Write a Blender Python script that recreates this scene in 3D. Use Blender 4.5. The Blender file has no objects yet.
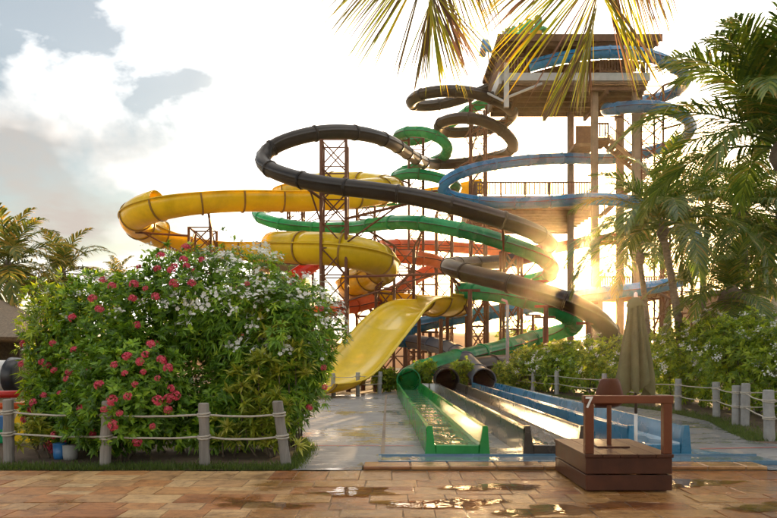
import bpy, math, random
import numpy as np
from mathutils import Vector, Matrix, Quaternion

# ------------------------------------------------------------------ camera, sky, sun
scene = bpy.context.scene
COL = scene.collection
F = 650.0            # focal length in photo pixels (777 wide)
CAM_H = 1.5
HORIZON = 355.0

cam_data = bpy.data.cameras.new("camera")
cam = bpy.data.objects.new("camera", cam_data)
COL.objects.link(cam)
cam.location = (0, 0, CAM_H)
cam.rotation_euler = (math.radians(90), 0, 0)
cam_data.sensor_width = 36.0
cam_data.lens = 36.0 * F / 777.0
cam_data.shift_y = (HORIZON - 259.0) / 777.0
cam_data.clip_start = 0.1
cam_data.clip_end = 3000
scene.camera = cam

SUN_AZ = math.radians(15.8)     # to the right of straight ahead
SUN_EL = math.radians(7.0)
SUN_DIR = Vector((math.sin(SUN_AZ) * math.cos(SUN_EL), math.cos(SUN_AZ) * math.cos(SUN_EL), math.sin(SUN_EL)))

scene.view_settings.view_transform = 'Standard'
scene.view_settings.look = 'None'
scene.view_settings.exposure = 2.0
scene.view_settings.gamma = 1.0
scene.view_settings.use_curve_mapping = False

world = bpy.data.worlds.new("World")
scene.world = world
world.use_nodes = True


def build_world():
    nt = world.node_tree
    nt.nodes.clear()
    N = nt.nodes.new
    L = nt.links.new
    out = N('ShaderNodeOutputWorld')
    bg = N('ShaderNodeBackground')
    STR = 0.1
    bg.inputs['Strength'].default_value = STR
    L(bg.outputs[0], out.inputs[0])
    sky = N('ShaderNodeTexSky')
    sky.sky_type = 'NISHITA'
    sky.sun_disc = False
    sky.sun_elevation = SUN_EL
    sky.sun_rotation = SUN_AZ
    sky.air_density = 1.0
    sky.dust_density = 1.4
    sky.ozone_density = 1.0
    tc = N('ShaderNodeTexCoord')
    # clouds live on a flat layer overhead: project the direction onto it
    sep = N('ShaderNodeSeparateXYZ')
    L(tc.outputs['Generated'], sep.inputs[0])
    zc = N('ShaderNodeMath'); zc.operation = 'MAXIMUM'; zc.inputs[1].default_value = 0.0
    L(sep.outputs['Z'], zc.inputs[0])
    za = N('ShaderNodeMath'); za.operation = 'ADD'; za.inputs[1].default_value = 0.28
    L(zc.outputs[0], za.inputs[0])
    dx = N('ShaderNodeMath'); dx.operation = 'DIVIDE'
    dy = N('ShaderNodeMath'); dy.operation = 'DIVIDE'
    L(sep.outputs['X'], dx.inputs[0]); L(za.outputs[0], dx.inputs[1])
    L(sep.outputs['Y'], dy.inputs[0]); L(za.outputs[0], dy.inputs[1])
    comb = N('ShaderNodeCombineXYZ')
    L(dx.outputs[0], comb.inputs[0]); L(dy.outputs[0], comb.inputs[1])
    mp = N('ShaderNodeMapping')
    mp.inputs['Location'].default_value = (8.74, 9.74, 0)
    L(comb.outputs[0], mp.inputs[0])
    n1 = N('ShaderNodeTexNoise')
    n1.inputs['Scale'].default_value = 1.35
    n1.inputs['Detail'].default_value = 9
    n1.inputs['Roughness'].default_value = 0.55
    n1.inputs['Distortion'].default_value = 0.35
    L(mp.outputs[0], n1.inputs['Vector'])
    r1 = N('ShaderNodeValToRGB')
    r1.color_ramp.elements[0].position = 0.445
    r1.color_ramp.elements[1].position = 0.565
    r1.color_ramp.elements[0].color = (0.06, 0.06, 0.06, 1)
    L(n1.outputs['Fac'], r1.inputs[0])
    # thin bright haze veil growing towards the sun
    dot = N('ShaderNodeVectorMath'); dot.operation = 'DOT_PRODUCT'
    dot.inputs[1].default_value = SUN_DIR
    L(tc.outputs['Generated'], dot.inputs[0])
    veil = N('ShaderNodeMapRange'); veil.interpolation_type = 'SMOOTHSTEP'
    veil.inputs['From Min'].default_value = 0.82
    veil.inputs['From Max'].default_value = 0.97
    L(dot.outputs['Value'], veil.inputs['Value'])
    # cloud body colour: white tops, beige-grey bellies
    mp2 = N('ShaderNodeMapping')
    mp2.inputs['Location'].default_value = (19.3, 9.1, 0.4)
    L(comb.outputs[0], mp2.inputs[0])
    n2 = N('ShaderNodeTexNoise')
    n2.inputs['Scale'].default_value = 1.1
    n2.inputs['Detail'].default_value = 5
    n2.inputs['Roughness'].default_value = 0.5
    L(mp2.outputs[0], n2.inputs['Vector'])
    r2 = N('ShaderNodeValToRGB')
    r2.color_ramp.elements[0].position = 0.42
    r2.color_ramp.elements[0].color = (0.33, 0.298, 0.27, 1)
    r2.color_ramp.elements[1].position = 0.63
    r2.color_ramp.elements[1].color = (1.75, 1.67, 1.57, 1)
    L(n2.outputs['Fac'], r2.inputs[0])

    def scaled(sock, k):
        m = N('ShaderNodeVectorMath'); m.operation = 'SCALE'
        m.inputs['Scale'].default_value = k
        L(sock, m.inputs[0])
        return m.outputs[0]
    cloud = scaled(r2.outputs['Color'], 0.50 / STR)
    m1 = N('ShaderNodeMix'); m1.data_type = 'RGBA'
    L(r1.outputs['Color'], m1.inputs['Factor'])
    skyk = scaled(sky.outputs['Color'], 0.5)
    L(skyk, m1.inputs['A']); L(cloud, m1.inputs['B'])
    veilc = N('ShaderNodeRGB')
    veilc.outputs[0].default_value = (1.45 / STR, 1.30 / STR, 1.08 / STR, 1)
    m2 = N('ShaderNodeMix'); m2.data_type = 'RGBA'
    vk = N('ShaderNodeMath'); vk.operation = 'MULTIPLY'; vk.inputs[1].default_value = 0.85
    # the veil thins out towards the golden horizon
    vz = N('ShaderNodeMapRange'); vz.interpolation_type = 'SMOOTHSTEP'
    vz.inputs['From Min'].default_value = 0.02; vz.inputs['From Max'].default_value = 0.32
    vz.inputs['To Min'].default_value = 0.15; vz.inputs['To Max'].default_value = 1.0
    L(sep.outputs['Z'], vz.inputs['Value'])
    vm = N('ShaderNodeMath'); vm.operation = 'MULTIPLY'
    L(veil.outputs[0], vm.inputs[0]); L(vz.outputs[0], vm.inputs[1])
    L(vm.outputs[0], vk.inputs[0])
    L(vk.outputs[0], m2.inputs['Factor'])
    L(m1.outputs['Result'], m2.inputs['A']); L(veilc.outputs[0], m2.inputs['B'])
    # aureole of the low sun shining through the thin haze
    aur = N('ShaderNodeMapRange'); aur.interpolation_type = 'SMOOTHERSTEP'
    aur.inputs['From Min'].default_value = 0.95
    aur.inputs['From Max'].default_value = 1.0
    L(dot.outputs['Value'], aur.inputs['Value'])
    aurc = N('ShaderNodeVectorMath'); aurc.operation = 'SCALE'
    aurc.inputs[0].default_value = (5.0 / STR, 2.7 / STR, 0.8 / STR)
    L(aur.outputs[0], aurc.inputs['Scale'])
    add = N('ShaderNodeVectorMath'); add.operation = 'ADD'
    L(m2.outputs['Result'], add.inputs[0]); L(aurc.outputs[0], add.inputs[1])
    L(add.outputs[0], bg.inputs['Color'])


build_world()
sun_data = bpy.data.lights.new("sun", 'SUN')
sun_data.energy = 5.0
sun_data.angle = math.radians(0.6)
sun_data.color = (1.0, 0.66, 0.32)
sun = bpy.data.objects.new("sun", sun_data)
COL.objects.link(sun)
sun.rotation_mode = 'QUATERNION'
sun.rotation_quaternion = SUN_DIR.to_track_quat('Z', 'Y')
sun.location = (10, 40, 30)

scene.cycles.use_denoising = True
scene.cycles.max_bounces = 6
scene.cycles.transparent_max_bounces = 6
scene.cycles.sample_clamp_indirect = 6.0

rng = random.Random(7)


def P(px, py, d):
    """photo pixel at depth d -> world point (used to read off real positions)"""
    return Vector(((px - 388.5) * d / F, d, CAM_H + (HORIZON - py) * d / F))


def GX(px, d):
    return (px - 388.5) * d / F

# ------------------------------------------------------------------ materials
M = {}


def new_mat(name):
    m = bpy.data.materials.new(name)
    m.use_nodes = True
    nt = m.node_tree
    nt.nodes.clear()
    out = nt.nodes.new('ShaderNodeOutputMaterial')
    b = nt.nodes.new('ShaderNodeBsdfPrincipled')
    nt.links.new(b.outputs[0], out.inputs[0])
    M[name] = m
    return m, nt, b, out


def ramp(nt, stops):
    r = nt.nodes.new('ShaderNodeValToRGB')
    cr = r.color_ramp
    while len(cr.elements) < len(stops):
        cr.elements.new(0.5)
    for e, (p, c) in zip(cr.elements, stops):
        e.position = p
        e.color = (*c, 1) if len(c) == 3 else c
    return r


def noise(nt, scale, detail=4, rough=0.55, coord='Object', stretch=None, loc=(0, 0, 0)):
    tc = nt.nodes.new('ShaderNodeTexCoord')
    mp = nt.nodes.new('ShaderNodeMapping')
    mp.inputs['Location'].default_value = loc
    if stretch:
        mp.inputs['Scale'].default_value = stretch
    nt.links.new(tc.outputs[coord], mp.inputs[0])
    n = nt.nodes.new('ShaderNodeTexNoise')
    n.inputs['Scale'].default_value = scale
    n.inputs['Detail'].default_value = detail
    n.inputs['Roughness'].default_value = rough
    nt.links.new(mp.outputs[0], n.inputs['Vector'])
    return n


def bump(nt, b, sock, strength=0.3, dist=0.02):
    bp = nt.nodes.new('ShaderNodeBump')
    bp.inputs['Strength'].default_value = strength
    bp.inputs['Distance'].default_value = dist
    nt.links.new(sock, bp.inputs['Height'])
    nt.links.new(bp.outputs[0], b.inputs['Normal'])


def add_translucent(nt, b, out, colsock, col, fac):
    t = nt.nodes.new('ShaderNodeBsdfTranslucent')
    if colsock is not None:
        nt.links.new(colsock, t.inputs['Color'])
    else:
        t.inputs['Color'].default_value = (*col, 1)
    mx = nt.nodes.new('ShaderNodeMixShader')
    mx.inputs[0].default_value = fac
    nt.links.new(b.outputs[0], mx.inputs[1])
    nt.links.new(t.outputs[0], mx.inputs[2])
    nt.links.new(mx.outputs[0], out.inputs[0])


def var(c, k):
    return tuple(max(0.0, min(1.0, x * k)) for x in c)


def surf(name, col, rough=0.6, lo=0.75, hi=1.15, scale=3.0, bscale=None, bstr=0.2, metallic=0.0, coat=0.0,
         trans=0.0, objrand=0.0, stretch=None, tcol=None, rvar=0.1, detail=5, grime=0.0, spec=0.5):
    m, nt, b, out = new_mat(name)
    n = noise(nt, scale, detail, 0.6, stretch=stretch)
    r = ramp(nt, [(0.3, var(col, lo)), (0.7, var(col, hi))])
    nt.links.new(n.outputs['Fac'], r.inputs[0])
    cs = r.outputs['Color']
    if objrand:
        oi = nt.nodes.new('ShaderNodeObjectInfo')
        mr = nt.nodes.new('ShaderNodeMapRange')
        mr.inputs['To Min'].default_value = 1 - objrand
        mr.inputs['To Max'].default_value = 1 + objrand
        nt.links.new(oi.outputs['Random'], mr.inputs['Value'])
        h = nt.nodes.new('ShaderNodeHueSaturation')
        nt.links.new(mr.outputs[0], h.inputs['Value'])
        nt.links.new(cs, h.inputs['Color'])
        cs = h.outputs['Color']
    if grime:
        gn = noise(nt, 0.55, 7, 0.72, stretch=(1, 1, .45), loc=(5, 3, 1))
        gr_ = ramp(nt, [(0.34, (1 - grime, 1 - grime * 1.05, 1 - grime * 1.1)), (0.52, (1, 1, 1)), (0.72, (1.0 + grime * .15, 1.0 + grime * .15, 1.0 + grime * .2))])
        nt.links.new(gn.outputs['Fac'], gr_.inputs[0])
        gm = nt.nodes.new('ShaderNodeMix'); gm.data_type = 'RGBA'; gm.blend_type = 'MULTIPLY'
        gm.inputs['Factor'].default_value = 1.0
        nt.links.new(cs, gm.inputs['A']); nt.links.new(gr_.outputs['Color'], gm.inputs['B'])
        cs = gm.outputs['Result']
    nt.links.new(cs, b.inputs['Base Color'])
    b.inputs['Metallic'].default_value = metallic
    b.inputs['Specular IOR Level'].default_value = spec
    rr = nt.nodes.new('ShaderNodeMapRange')
    rr.inputs['To Min'].default_value = max(0.02, rough - rvar)
    rr.inputs['To Max'].default_value = min(1, rough + rvar)
    nt.links.new(n.outputs['Fac'], rr.inputs['Value'])
    nt.links.new(rr.outputs[0], b.inputs['Roughness'])
    if coat:
        b.inputs['Coat Weight'].default_value = coat
        b.inputs['Coat Roughness'].default_value = 0.12
    if bscale:
        n2 = noise(nt, bscale, 4, 0.6, stretch=stretch)
        bump(nt, b, n2.outputs['Fac'], bstr, 0.01)
    if trans:
        add_translucent(nt, b, out, cs if tcol is None else None, tcol, trans)
    return m


# fibreglass of the slides
surf('fibre_black', (0.020, 0.017, 0.015), 0.36, 0.7, 1.5, 0.9, objrand=0.25, rvar=0.12, bscale=2.0, bstr=0.05, grime=0.40, spec=0.30)
surf('fibre_green', (0.02, 0.40, 0.15), 0.26, 0.75, 1.2, 0.8, trans=0.4, objrand=0.18, bscale=2.0, bstr=0.05, grime=0.35)
surf('fibre_blue', (0.012, 0.21, 0.45), 0.28, 0.75, 1.2, 0.8, trans=0.12, objrand=0.18, bscale=2.0, bstr=0.05, grime=0.40)
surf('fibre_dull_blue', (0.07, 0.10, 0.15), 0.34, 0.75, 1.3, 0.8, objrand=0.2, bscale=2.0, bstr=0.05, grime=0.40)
surf('fibre_orange', (0.75, 0.16, 0.04), 0.32, 0.8, 1.15, 0.8, trans=0.3, objrand=0.12, grime=0.25)
surf('fibre_red', (0.62, 0.035, 0.025), 0.3, 0.85, 1.1, 0.8, trans=0.15)
surf('fibre_yellow', (0.92, 0.66, 0.012), 0.24, 0.9, 1.06, 0.7, trans=0.28, objrand=0.07, coat=0.3, bscale=1.5, bstr=0.06, grime=0.18)
surf('seam', (0.03, 0.03, 0.03), 0.7)  # dark colour paints in the shadow line of the tube joints
surf('yellow_seam', (0.30, 0.17, 0.02), 0.6)
surf('steel_brown', (0.17, 0.068, 0.036), 0.55, 0.65, 1.3, 2.0, objrand=0.15, grime=0.30, spec=0.25)
surf('concrete_column', (0.27, 0.20, 0.14), 0.85, 0.75, 1.1, 1.2, bscale=12, bstr=0.2, grime=0.40)
surf('painted_steel', (0.42, 0.43, 0.42), 0.5, 0.85, 1.1, 2, grime=0.30)
surf('roof_board', (0.12, 0.065, 0.038), 0.8, 0.7, 1.25, 3, objrand=0.15, stretch=(1, 6, 1), spec=0.20)
surf('deck_board', (0.26, 0.165, 0.095), 0.8, 0.75, 1.2, 3, objrand=0.12, spec=0.20)
surf('rail_wood', (0.16, 0.08, 0.045), 0.7, 0.75, 1.2, 4, objrand=0.1)
surf('post_wood', (0.27, 0.245, 0.215), 0.85, 0.6, 1.2, 9, bscale=40, bstr=0.5, objrand=0.12, stretch=(1, 1, 0.18))
surf('white_post', (0.34, 0.335, 0.32), 0.8, 0.75, 1.1, 6, bscale=30, bstr=0.3, objrand=0.08)
surf('rope', (0.46, 0.42, 0.35), 0.9, 0.8, 1.15, 30, bscale=160, bstr=0.6)
surf('bark_palm', (0.20, 0.16, 0.12), 0.9, 0.55, 1.3, 6, bscale=30, bstr=0.6, stretch=(1, 1, 3))
surf('stem', (0.13, 0.10, 0.065), 0.9, 0.6, 1.3, 12, bscale=50, bstr=0.4)
surf('umbrella_cloth', (0.185, 0.175, 0.09), 0.85, 0.85, 1.1, 5, bscale=60, bstr=0.15, trans=0.18, spec=0.10)
surf('dark_metal', (0.05, 0.045, 0.04), 0.5)
surf('white_paint', (0.78, 0.77, 0.74), 0.5, 0.9, 1.05, 4)
surf('stain_wood', (0.085, 0.026, 0.011), 0.48, 0.7, 1.2, 4, bscale=40, bstr=0.12, objrand=0.1, stretch=(1, 8, 1), grime=0.35, spec=0.30)
surf('stain_wood_rail', (0.14, 0.040, 0.014), 0.48, 0.8, 1.15, 4, bscale=40, bstr=0.12, objrand=0.05, spec=0.30)
surf('seat_plastic', (0.09, 0.026, 0.012), 0.45, 0.85, 1.15, 4, spec=0.30)
surf('thatch', (0.26, 0.20, 0.14), 0.95, 0.55, 1.3, 14, bscale=60, bstr=0.8, stretch=(1, 1, 4), objrand=0.1)
surf('plaster', (0.52, 0.43, 0.32), 0.9, 0.85, 1.1, 1.0)
surf('dark_glass', (0.03, 0.035, 0.04), 0.1)
surf('dry_hill', (0.42, 0.19, 0.06), 0.95, 0.65, 1.3, 0.35, bscale=1.5, bstr=0.8)
surf('mortar', (0.26, 0.165, 0.09), 0.9, 0.6, 1.2, 5, bscale=40, bstr=0.4)
surf('soil', (0.12, 0.08, 0.05), 0.95, 0.6, 1.3, 3, bscale=25, bstr=0.6)
surf('sign_green', (0.05, 0.40, 0.15), 0.5, trans=0.1)
surf('sign_blue', (0.05, 0.25, 0.55), 0.5)
surf('sign_yellow', (0.75, 0.42, 0.03), 0.5)
surf('toy_blue', (0.03, 0.16, 0.40), 0.35)
surf('black_plastic', (0.02, 0.02, 0.022), 0.35)
surf('flume_green', (0.04, 0.45, 0.10), 0.22, 0.85, 1.15, 1.5, trans=0.4, coat=0.4, bscale=6, bstr=0.06, grime=0.25)
surf('flume_brown', (0.075, 0.058, 0.045), 0.28, 0.7, 1.5, 1.2, coat=0.35, bscale=6, bstr=0.08, grime=0.30)
surf('flume_blue', (0.04, 0.24, 0.42), 0.28, 0.75, 1.25, 1.5, trans=0.1, coat=0.35, bscale=6, bstr=0.08, grime=0.30)
surf('pool_blue', (0.10, 0.20, 0.29), 0.25, 0.8, 1.2, 2, rvar=0.15)
surf('red_line', (0.50, 0.10, 0.07), 0.5, 0.7, 1.1, 10)


def mat_water():
    m, nt, b, out = new_mat('water')
    b.inputs['Base Color'].default_value = (0.85, 0.9, 0.9, 1)
    b.inputs['Roughness'].default_value = 0.05
    b.inputs['IOR'].default_value = 1.33
    b.inputs['Transmission Weight'].default_value = 0.9
    n = noise(nt, 5.0, 3, 0.55, stretch=(1, 0.35, 1))
    bump(nt, b, n.outputs['Fac'], 0.35, 0.05)


mat_water()


def mat_deck():
    m, nt, b, out = new_mat('wet_concrete')
    n = noise(nt, 0.55, 6, 0.6)
    nf = noise(nt, 14, 5, 0.7)
    stain = noise(nt, 1.6, 6, 0.65, loc=(4, 2, 0), stretch=(1, 0.5, 1))
    r = ramp(nt, [(0.28, (0.11, 0.112, 0.118)), (0.52, (0.20, 0.20, 0.205)), (0.75, (0.29, 0.285, 0.275))])
    nt.links.new(stain.outputs['Fac'], r.inputs[0])
    g = nt.nodes.new('ShaderNodeMix'); g.data_type = 'RGBA'; g.blend_type = 'MULTIPLY'
    g.inputs['Factor'].default_value = 0.5
    rg = ramp(nt, [(0.3, (0.7, 0.7, 0.7)), (0.7, (1.1, 1.1, 1.1))])
    nt.links.new(nf.outputs['Fac'], rg.inputs[0])
    nt.links.new(r.outputs['Color'], g.inputs['A']); nt.links.new(rg.outputs['Color'], g.inputs['B'])
    nt.links.new(g.outputs['Result'], b.inputs['Base Color'])
    rr = ramp(nt, [(0.50, (0.55, 0.55, 0.55)), (0.57, (0.22, 0.22, 0.22)), (0.63, (0.06, 0.06, 0.06))])
    w2 = noise(nt, 2.4, 5, 0.65, stretch=(0.6, 1.6, 1), loc=(1.3, 0.4, 0))
    av = nt.nodes.new('ShaderNodeMath'); av.operation = 'MULTIPLY_ADD'
    av.inputs[1].default_value = 0.55
    nt.links.new(n.outputs['Fac'], av.inputs[0])
    hm = nt.nodes.new('ShaderNodeMath'); hm.operation = 'MULTIPLY'; hm.inputs[1].default_value = 0.5
    nt.links.new(w2.outputs['Fac'], hm.inputs[0])
    nt.links.new(hm.outputs[0], av.inputs[2])
    nt.links.new(av.outputs[0], rr.inputs[0])
    nt.links.new(rr.outputs['Color'], b.inputs['Roughness'])
    bump(nt, b, nf.outputs['Fac'], 0.12, 0.01)


mat_deck()


def mat_tile():
    m, nt, b, out = new_mat('travertine')
    oi = nt.nodes.new('ShaderNodeObjectInfo')
    r = ramp(nt, [(0.0, (0.33, 0.145, 0.056)), (0.22, (0.43, 0.23, 0.095)), (0.45, (0.48, 0.31, 0.15)),
                  (0.65, (0.54, 0.40, 0.225)), (0.82, (0.38, 0.22, 0.105)), (1.0, (0.58, 0.45, 0.275))])
    nt.links.new(oi.outputs['Random'], r.inputs[0])
    n = noise(nt, 3.2, 8, 0.7, coord='Object')
    # each tile shows its own patch of stone
    mp = n.inputs['Vector'].links[0].from_node
    cmb = nt.nodes.new('ShaderNodeCombineXYZ')
    ml = nt.nodes.new('ShaderNodeMath'); ml.operation = 'MULTIPLY'; ml.inputs[1].default_value = 97.0
    nt.links.new(oi.outputs['Random'], ml.inputs[0])
    nt.links.new(ml.outputs[0], cmb.inputs[0]); nt.links.new(ml.outputs[0], cmb.inputs[1])
    nt.links.new(cmb.outputs[0], mp.inputs['Location'])
    rg = ramp(nt, [(0.30, (0.38, 0.28, 0.20)), (0.47, (0.9, 0.88, 0.85)), (0.7, (1.35, 1.28, 1.15))])
    nt.links.new(n.outputs['Fac'], rg.inputs[0])
    g = nt.nodes.new('ShaderNodeMix'); g.data_type = 'RGBA'; g.blend_type = 'MULTIPLY'
    g.inputs['Factor'].default_value = 0.85
    nt.links.new(r.outputs['Color'], g.inputs['A']); nt.links.new(rg.outputs['Color'], g.inputs['B'])
    geo0 = nt.nodes.new('ShaderNodeNewGeometry')
    st = nt.nodes.new('ShaderNodeTexNoise')
    st.inputs['Scale'].default_value = 0.9; st.inputs['Detail'].default_value = 8; st.inputs['Roughness'].default_value = 0.7
    nt.links.new(geo0.outputs['Position'], st.inputs['Vector'])
    rs = ramp(nt, [(0.34, (0.40, 0.30, 0.18)), (0.44, (0.85, 0.74, 0.60)), (0.54, (1.05, 0.93, 0.78)), (0.70, (1.15, 1.02, 0.86))])
    nt.links.new(st.outputs['Fac'], rs.inputs[0])
    g2 = nt.nodes.new('ShaderNodeMix'); g2.data_type = 'RGBA'; g2.blend_type = 'MULTIPLY'
    g2.inputs['Factor'].default_value = 0.9
    nt.links.new(g.outputs['Result'], g2.inputs['A']); nt.links.new(rs.outputs['Color'], g2.inputs['B'])
    nt.links.new(g2.outputs['Result'], b.inputs['Base Color'])
    # water films: in world space, wetter in front of the flume ends
    geo = nt.nodes.new('ShaderNodeNewGeometry')
    w = nt.nodes.new('ShaderNodeTexNoise')
    w.inputs['Scale'].default_value = 1.3; w.inputs['Detail'].default_value = 7; w.inputs['Roughness'].default_value = 0.65
    nt.links.new(geo.outputs['Position'], w.inputs['Vector'])
    sp = nt.nodes.new('ShaderNodeSeparateXYZ'); nt.links.new(geo.outputs['Position'], sp.inputs[0])
    mr = nt.nodes.new('ShaderNodeMapRange'); mr.interpolation_type = 'SMOOTHSTEP'
    mr.inputs['From Min'].default_value = -2.6; mr.inputs['From Max'].default_value = 0.3
    mr.inputs['To Min'].default_value = -0.10; mr.inputs['To Max'].default_value = 0.20
    nt.links.new(sp.outputs['X'], mr.inputs['Value'])
    ad = nt.nodes.new('ShaderNodeMath'); ad.operation = 'ADD'
    nt.links.new(w.outputs['Fac'], ad.inputs[0]); nt.links.new(mr.outputs[0], ad.inputs[1])
    rr = ramp(nt, [(0.46, (0.60, 0.60, 0.60)), (0.56, (0.28, 0.28, 0.28)), (0.66, (0.08, 0.08, 0.08))])
    nt.links.new(ad.outputs[0], rr.inputs[0])
    # soaked stone is darker and richer than dry stone
    wd = ramp(nt, [(0.46, (1, 1, 1)), (0.62, (0.68, 0.56, 0.42))])
    nt.links.new(ad.outputs[0], wd.inputs[0])
    g3 = nt.nodes.new('ShaderNodeMix'); g3.data_type = 'RGBA'; g3.blend_type = 'MULTIPLY'
    g3.inputs['Factor'].default_value = 1.0
    nt.links.new(g2.outputs['Result'], g3.inputs['A']); nt.links.new(wd.outputs['Color'], g3.inputs['B'])
    nt.links.new(g3.outputs['Result'], b.inputs['Base Color'])
    nt.links.new(rr.outputs['Color'], b.inputs['Roughness'])
    nb = noise(nt, 9, 6, 0.7)
    bump(nt, b, nb.outputs['Fac'], 0.55, 0.016)


mat_tile()


def mat_leaf(name, stops, trans=0.35, rough=0.36, tboost=1.6):
    m, nt, b, out = new_mat(name)
    at = nt.nodes.new('ShaderNodeAttribute'); at.attribute_name = 'tint'
    r = ramp(nt, stops)
    nt.links.new(at.outputs['Fac'], r.inputs[0])
    nt.links.new(r.outputs['Color'], b.inputs['Base Color'])
    b.inputs['Roughness'].default_value = rough
    h = nt.nodes.new('ShaderNodeHueSaturation')
    h.inputs['Hue'].default_value = 0.48
    h.inputs['Saturation'].default_value = 1.05
    h.inputs['Value'].default_value = tboost
    nt.links.new(r.outputs['Color'], h.inputs['Color'])
    add_translucent(nt, b, out, h.outputs['Color'], None, trans)


mat_leaf('leaf_ixora', [(0, (0.036, 0.084, 0.007)), (0.5, (0.104, 0.223, 0.019)), (0.85, (0.278, 0.464, 0.036)), (1, (0.568, 0.674, 0.062))])
mat_leaf('leaf_white_shrub', [(0, (0.037, 0.095, 0.008)), (0.5, (0.124, 0.256, 0.020)), (0.85, (0.313, 0.498, 0.043)), (1, (0.646, 0.700, 0.071))])
mat_leaf('leaf_croton', [(0, (0.075, 0.15, 0.015)), (0.4, (0.22, 0.28, 0.025)), (0.8, (0.44, 0.45, 0.05)), (1, (0.62, 0.58, 0.14))], tboost=1.3)
mat_leaf('leaf_hedge', [(0, (0.044, 0.097, 0.007)), (0.5, (0.155, 0.256, 0.020)), (1, (0.487, 0.590, 0.049))], trans=0.4)
mat_leaf('leaf_palm', [(0, (0.045, 0.098, 0.014)), (0.5, (0.087, 0.156, 0.022)), (0.9, (0.180, 0.240, 0.029)), (1, (0.390, 0.273, 0.063))], trans=0.38, rough=0.42)
mat_leaf('leaf_palm_gold', [(0, (0.06, 0.10, 0.02)), (0.5, (0.13, 0.18, 0.03)), (0.85, (0.34, 0.30, 0.05)), (1, (0.50, 0.34, 0.07))], trans=0.5, rough=0.5, tboost=1.4)
mat_leaf('leaf_palm_front', [(0, (0.11, 0.065, 0.045)), (0.40, (0.17, 0.105, 0.06)), (0.55, (0.20, 0.17, 0.05)), (0.72, (0.24, 0.28, 0.03)), (0.93, (0.44, 0.48, 0.03)), (1, (0.52, 0.38, 0.03))], trans=0.5, rough=0.5, tboost=1.35)
mat_leaf('grass', [(0, (0.04, 0.08, 0.012)), (1, (0.12, 0.18, 0.03))], trans=0.4)
mat_leaf('petal_pink', [(0, (0.55, 0.035, 0.075)), (0.6, (0.74, 0.085, 0.14)), (1, (0.80, 0.20, 0.22))], trans=0.3, tboost=1.15)
mat_leaf('petal_white', [(0, (0.72, 0.72, 0.66)), (1, (0.88, 0.87, 0.82))], trans=0.25, tboost=1.0)


def mat_ground():
    m, nt, b, out = new_mat('ground_soil')
    n = noise(nt, 0.12, 8, 0.65)
    r = ramp(nt, [(0.3, (0.10, 0.10, 0.045)), (0.5, (0.22, 0.16, 0.09)), (0.7, (0.30, 0.22, 0.13))])
    nt.links.new(n.outputs['Fac'], r.inputs[0])
    nt.links.new(r.outputs['Color'], b.inputs['Base Color'])
    b.inputs['Roughness'].default_value = 0.95
    n2 = noise(nt, 6, 6, 0.7)
    bump(nt, b, n2.outputs['Fac'], 0.6, 0.05)


mat_ground()

# ------------------------------------------------------------------ mesh helpers


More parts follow.
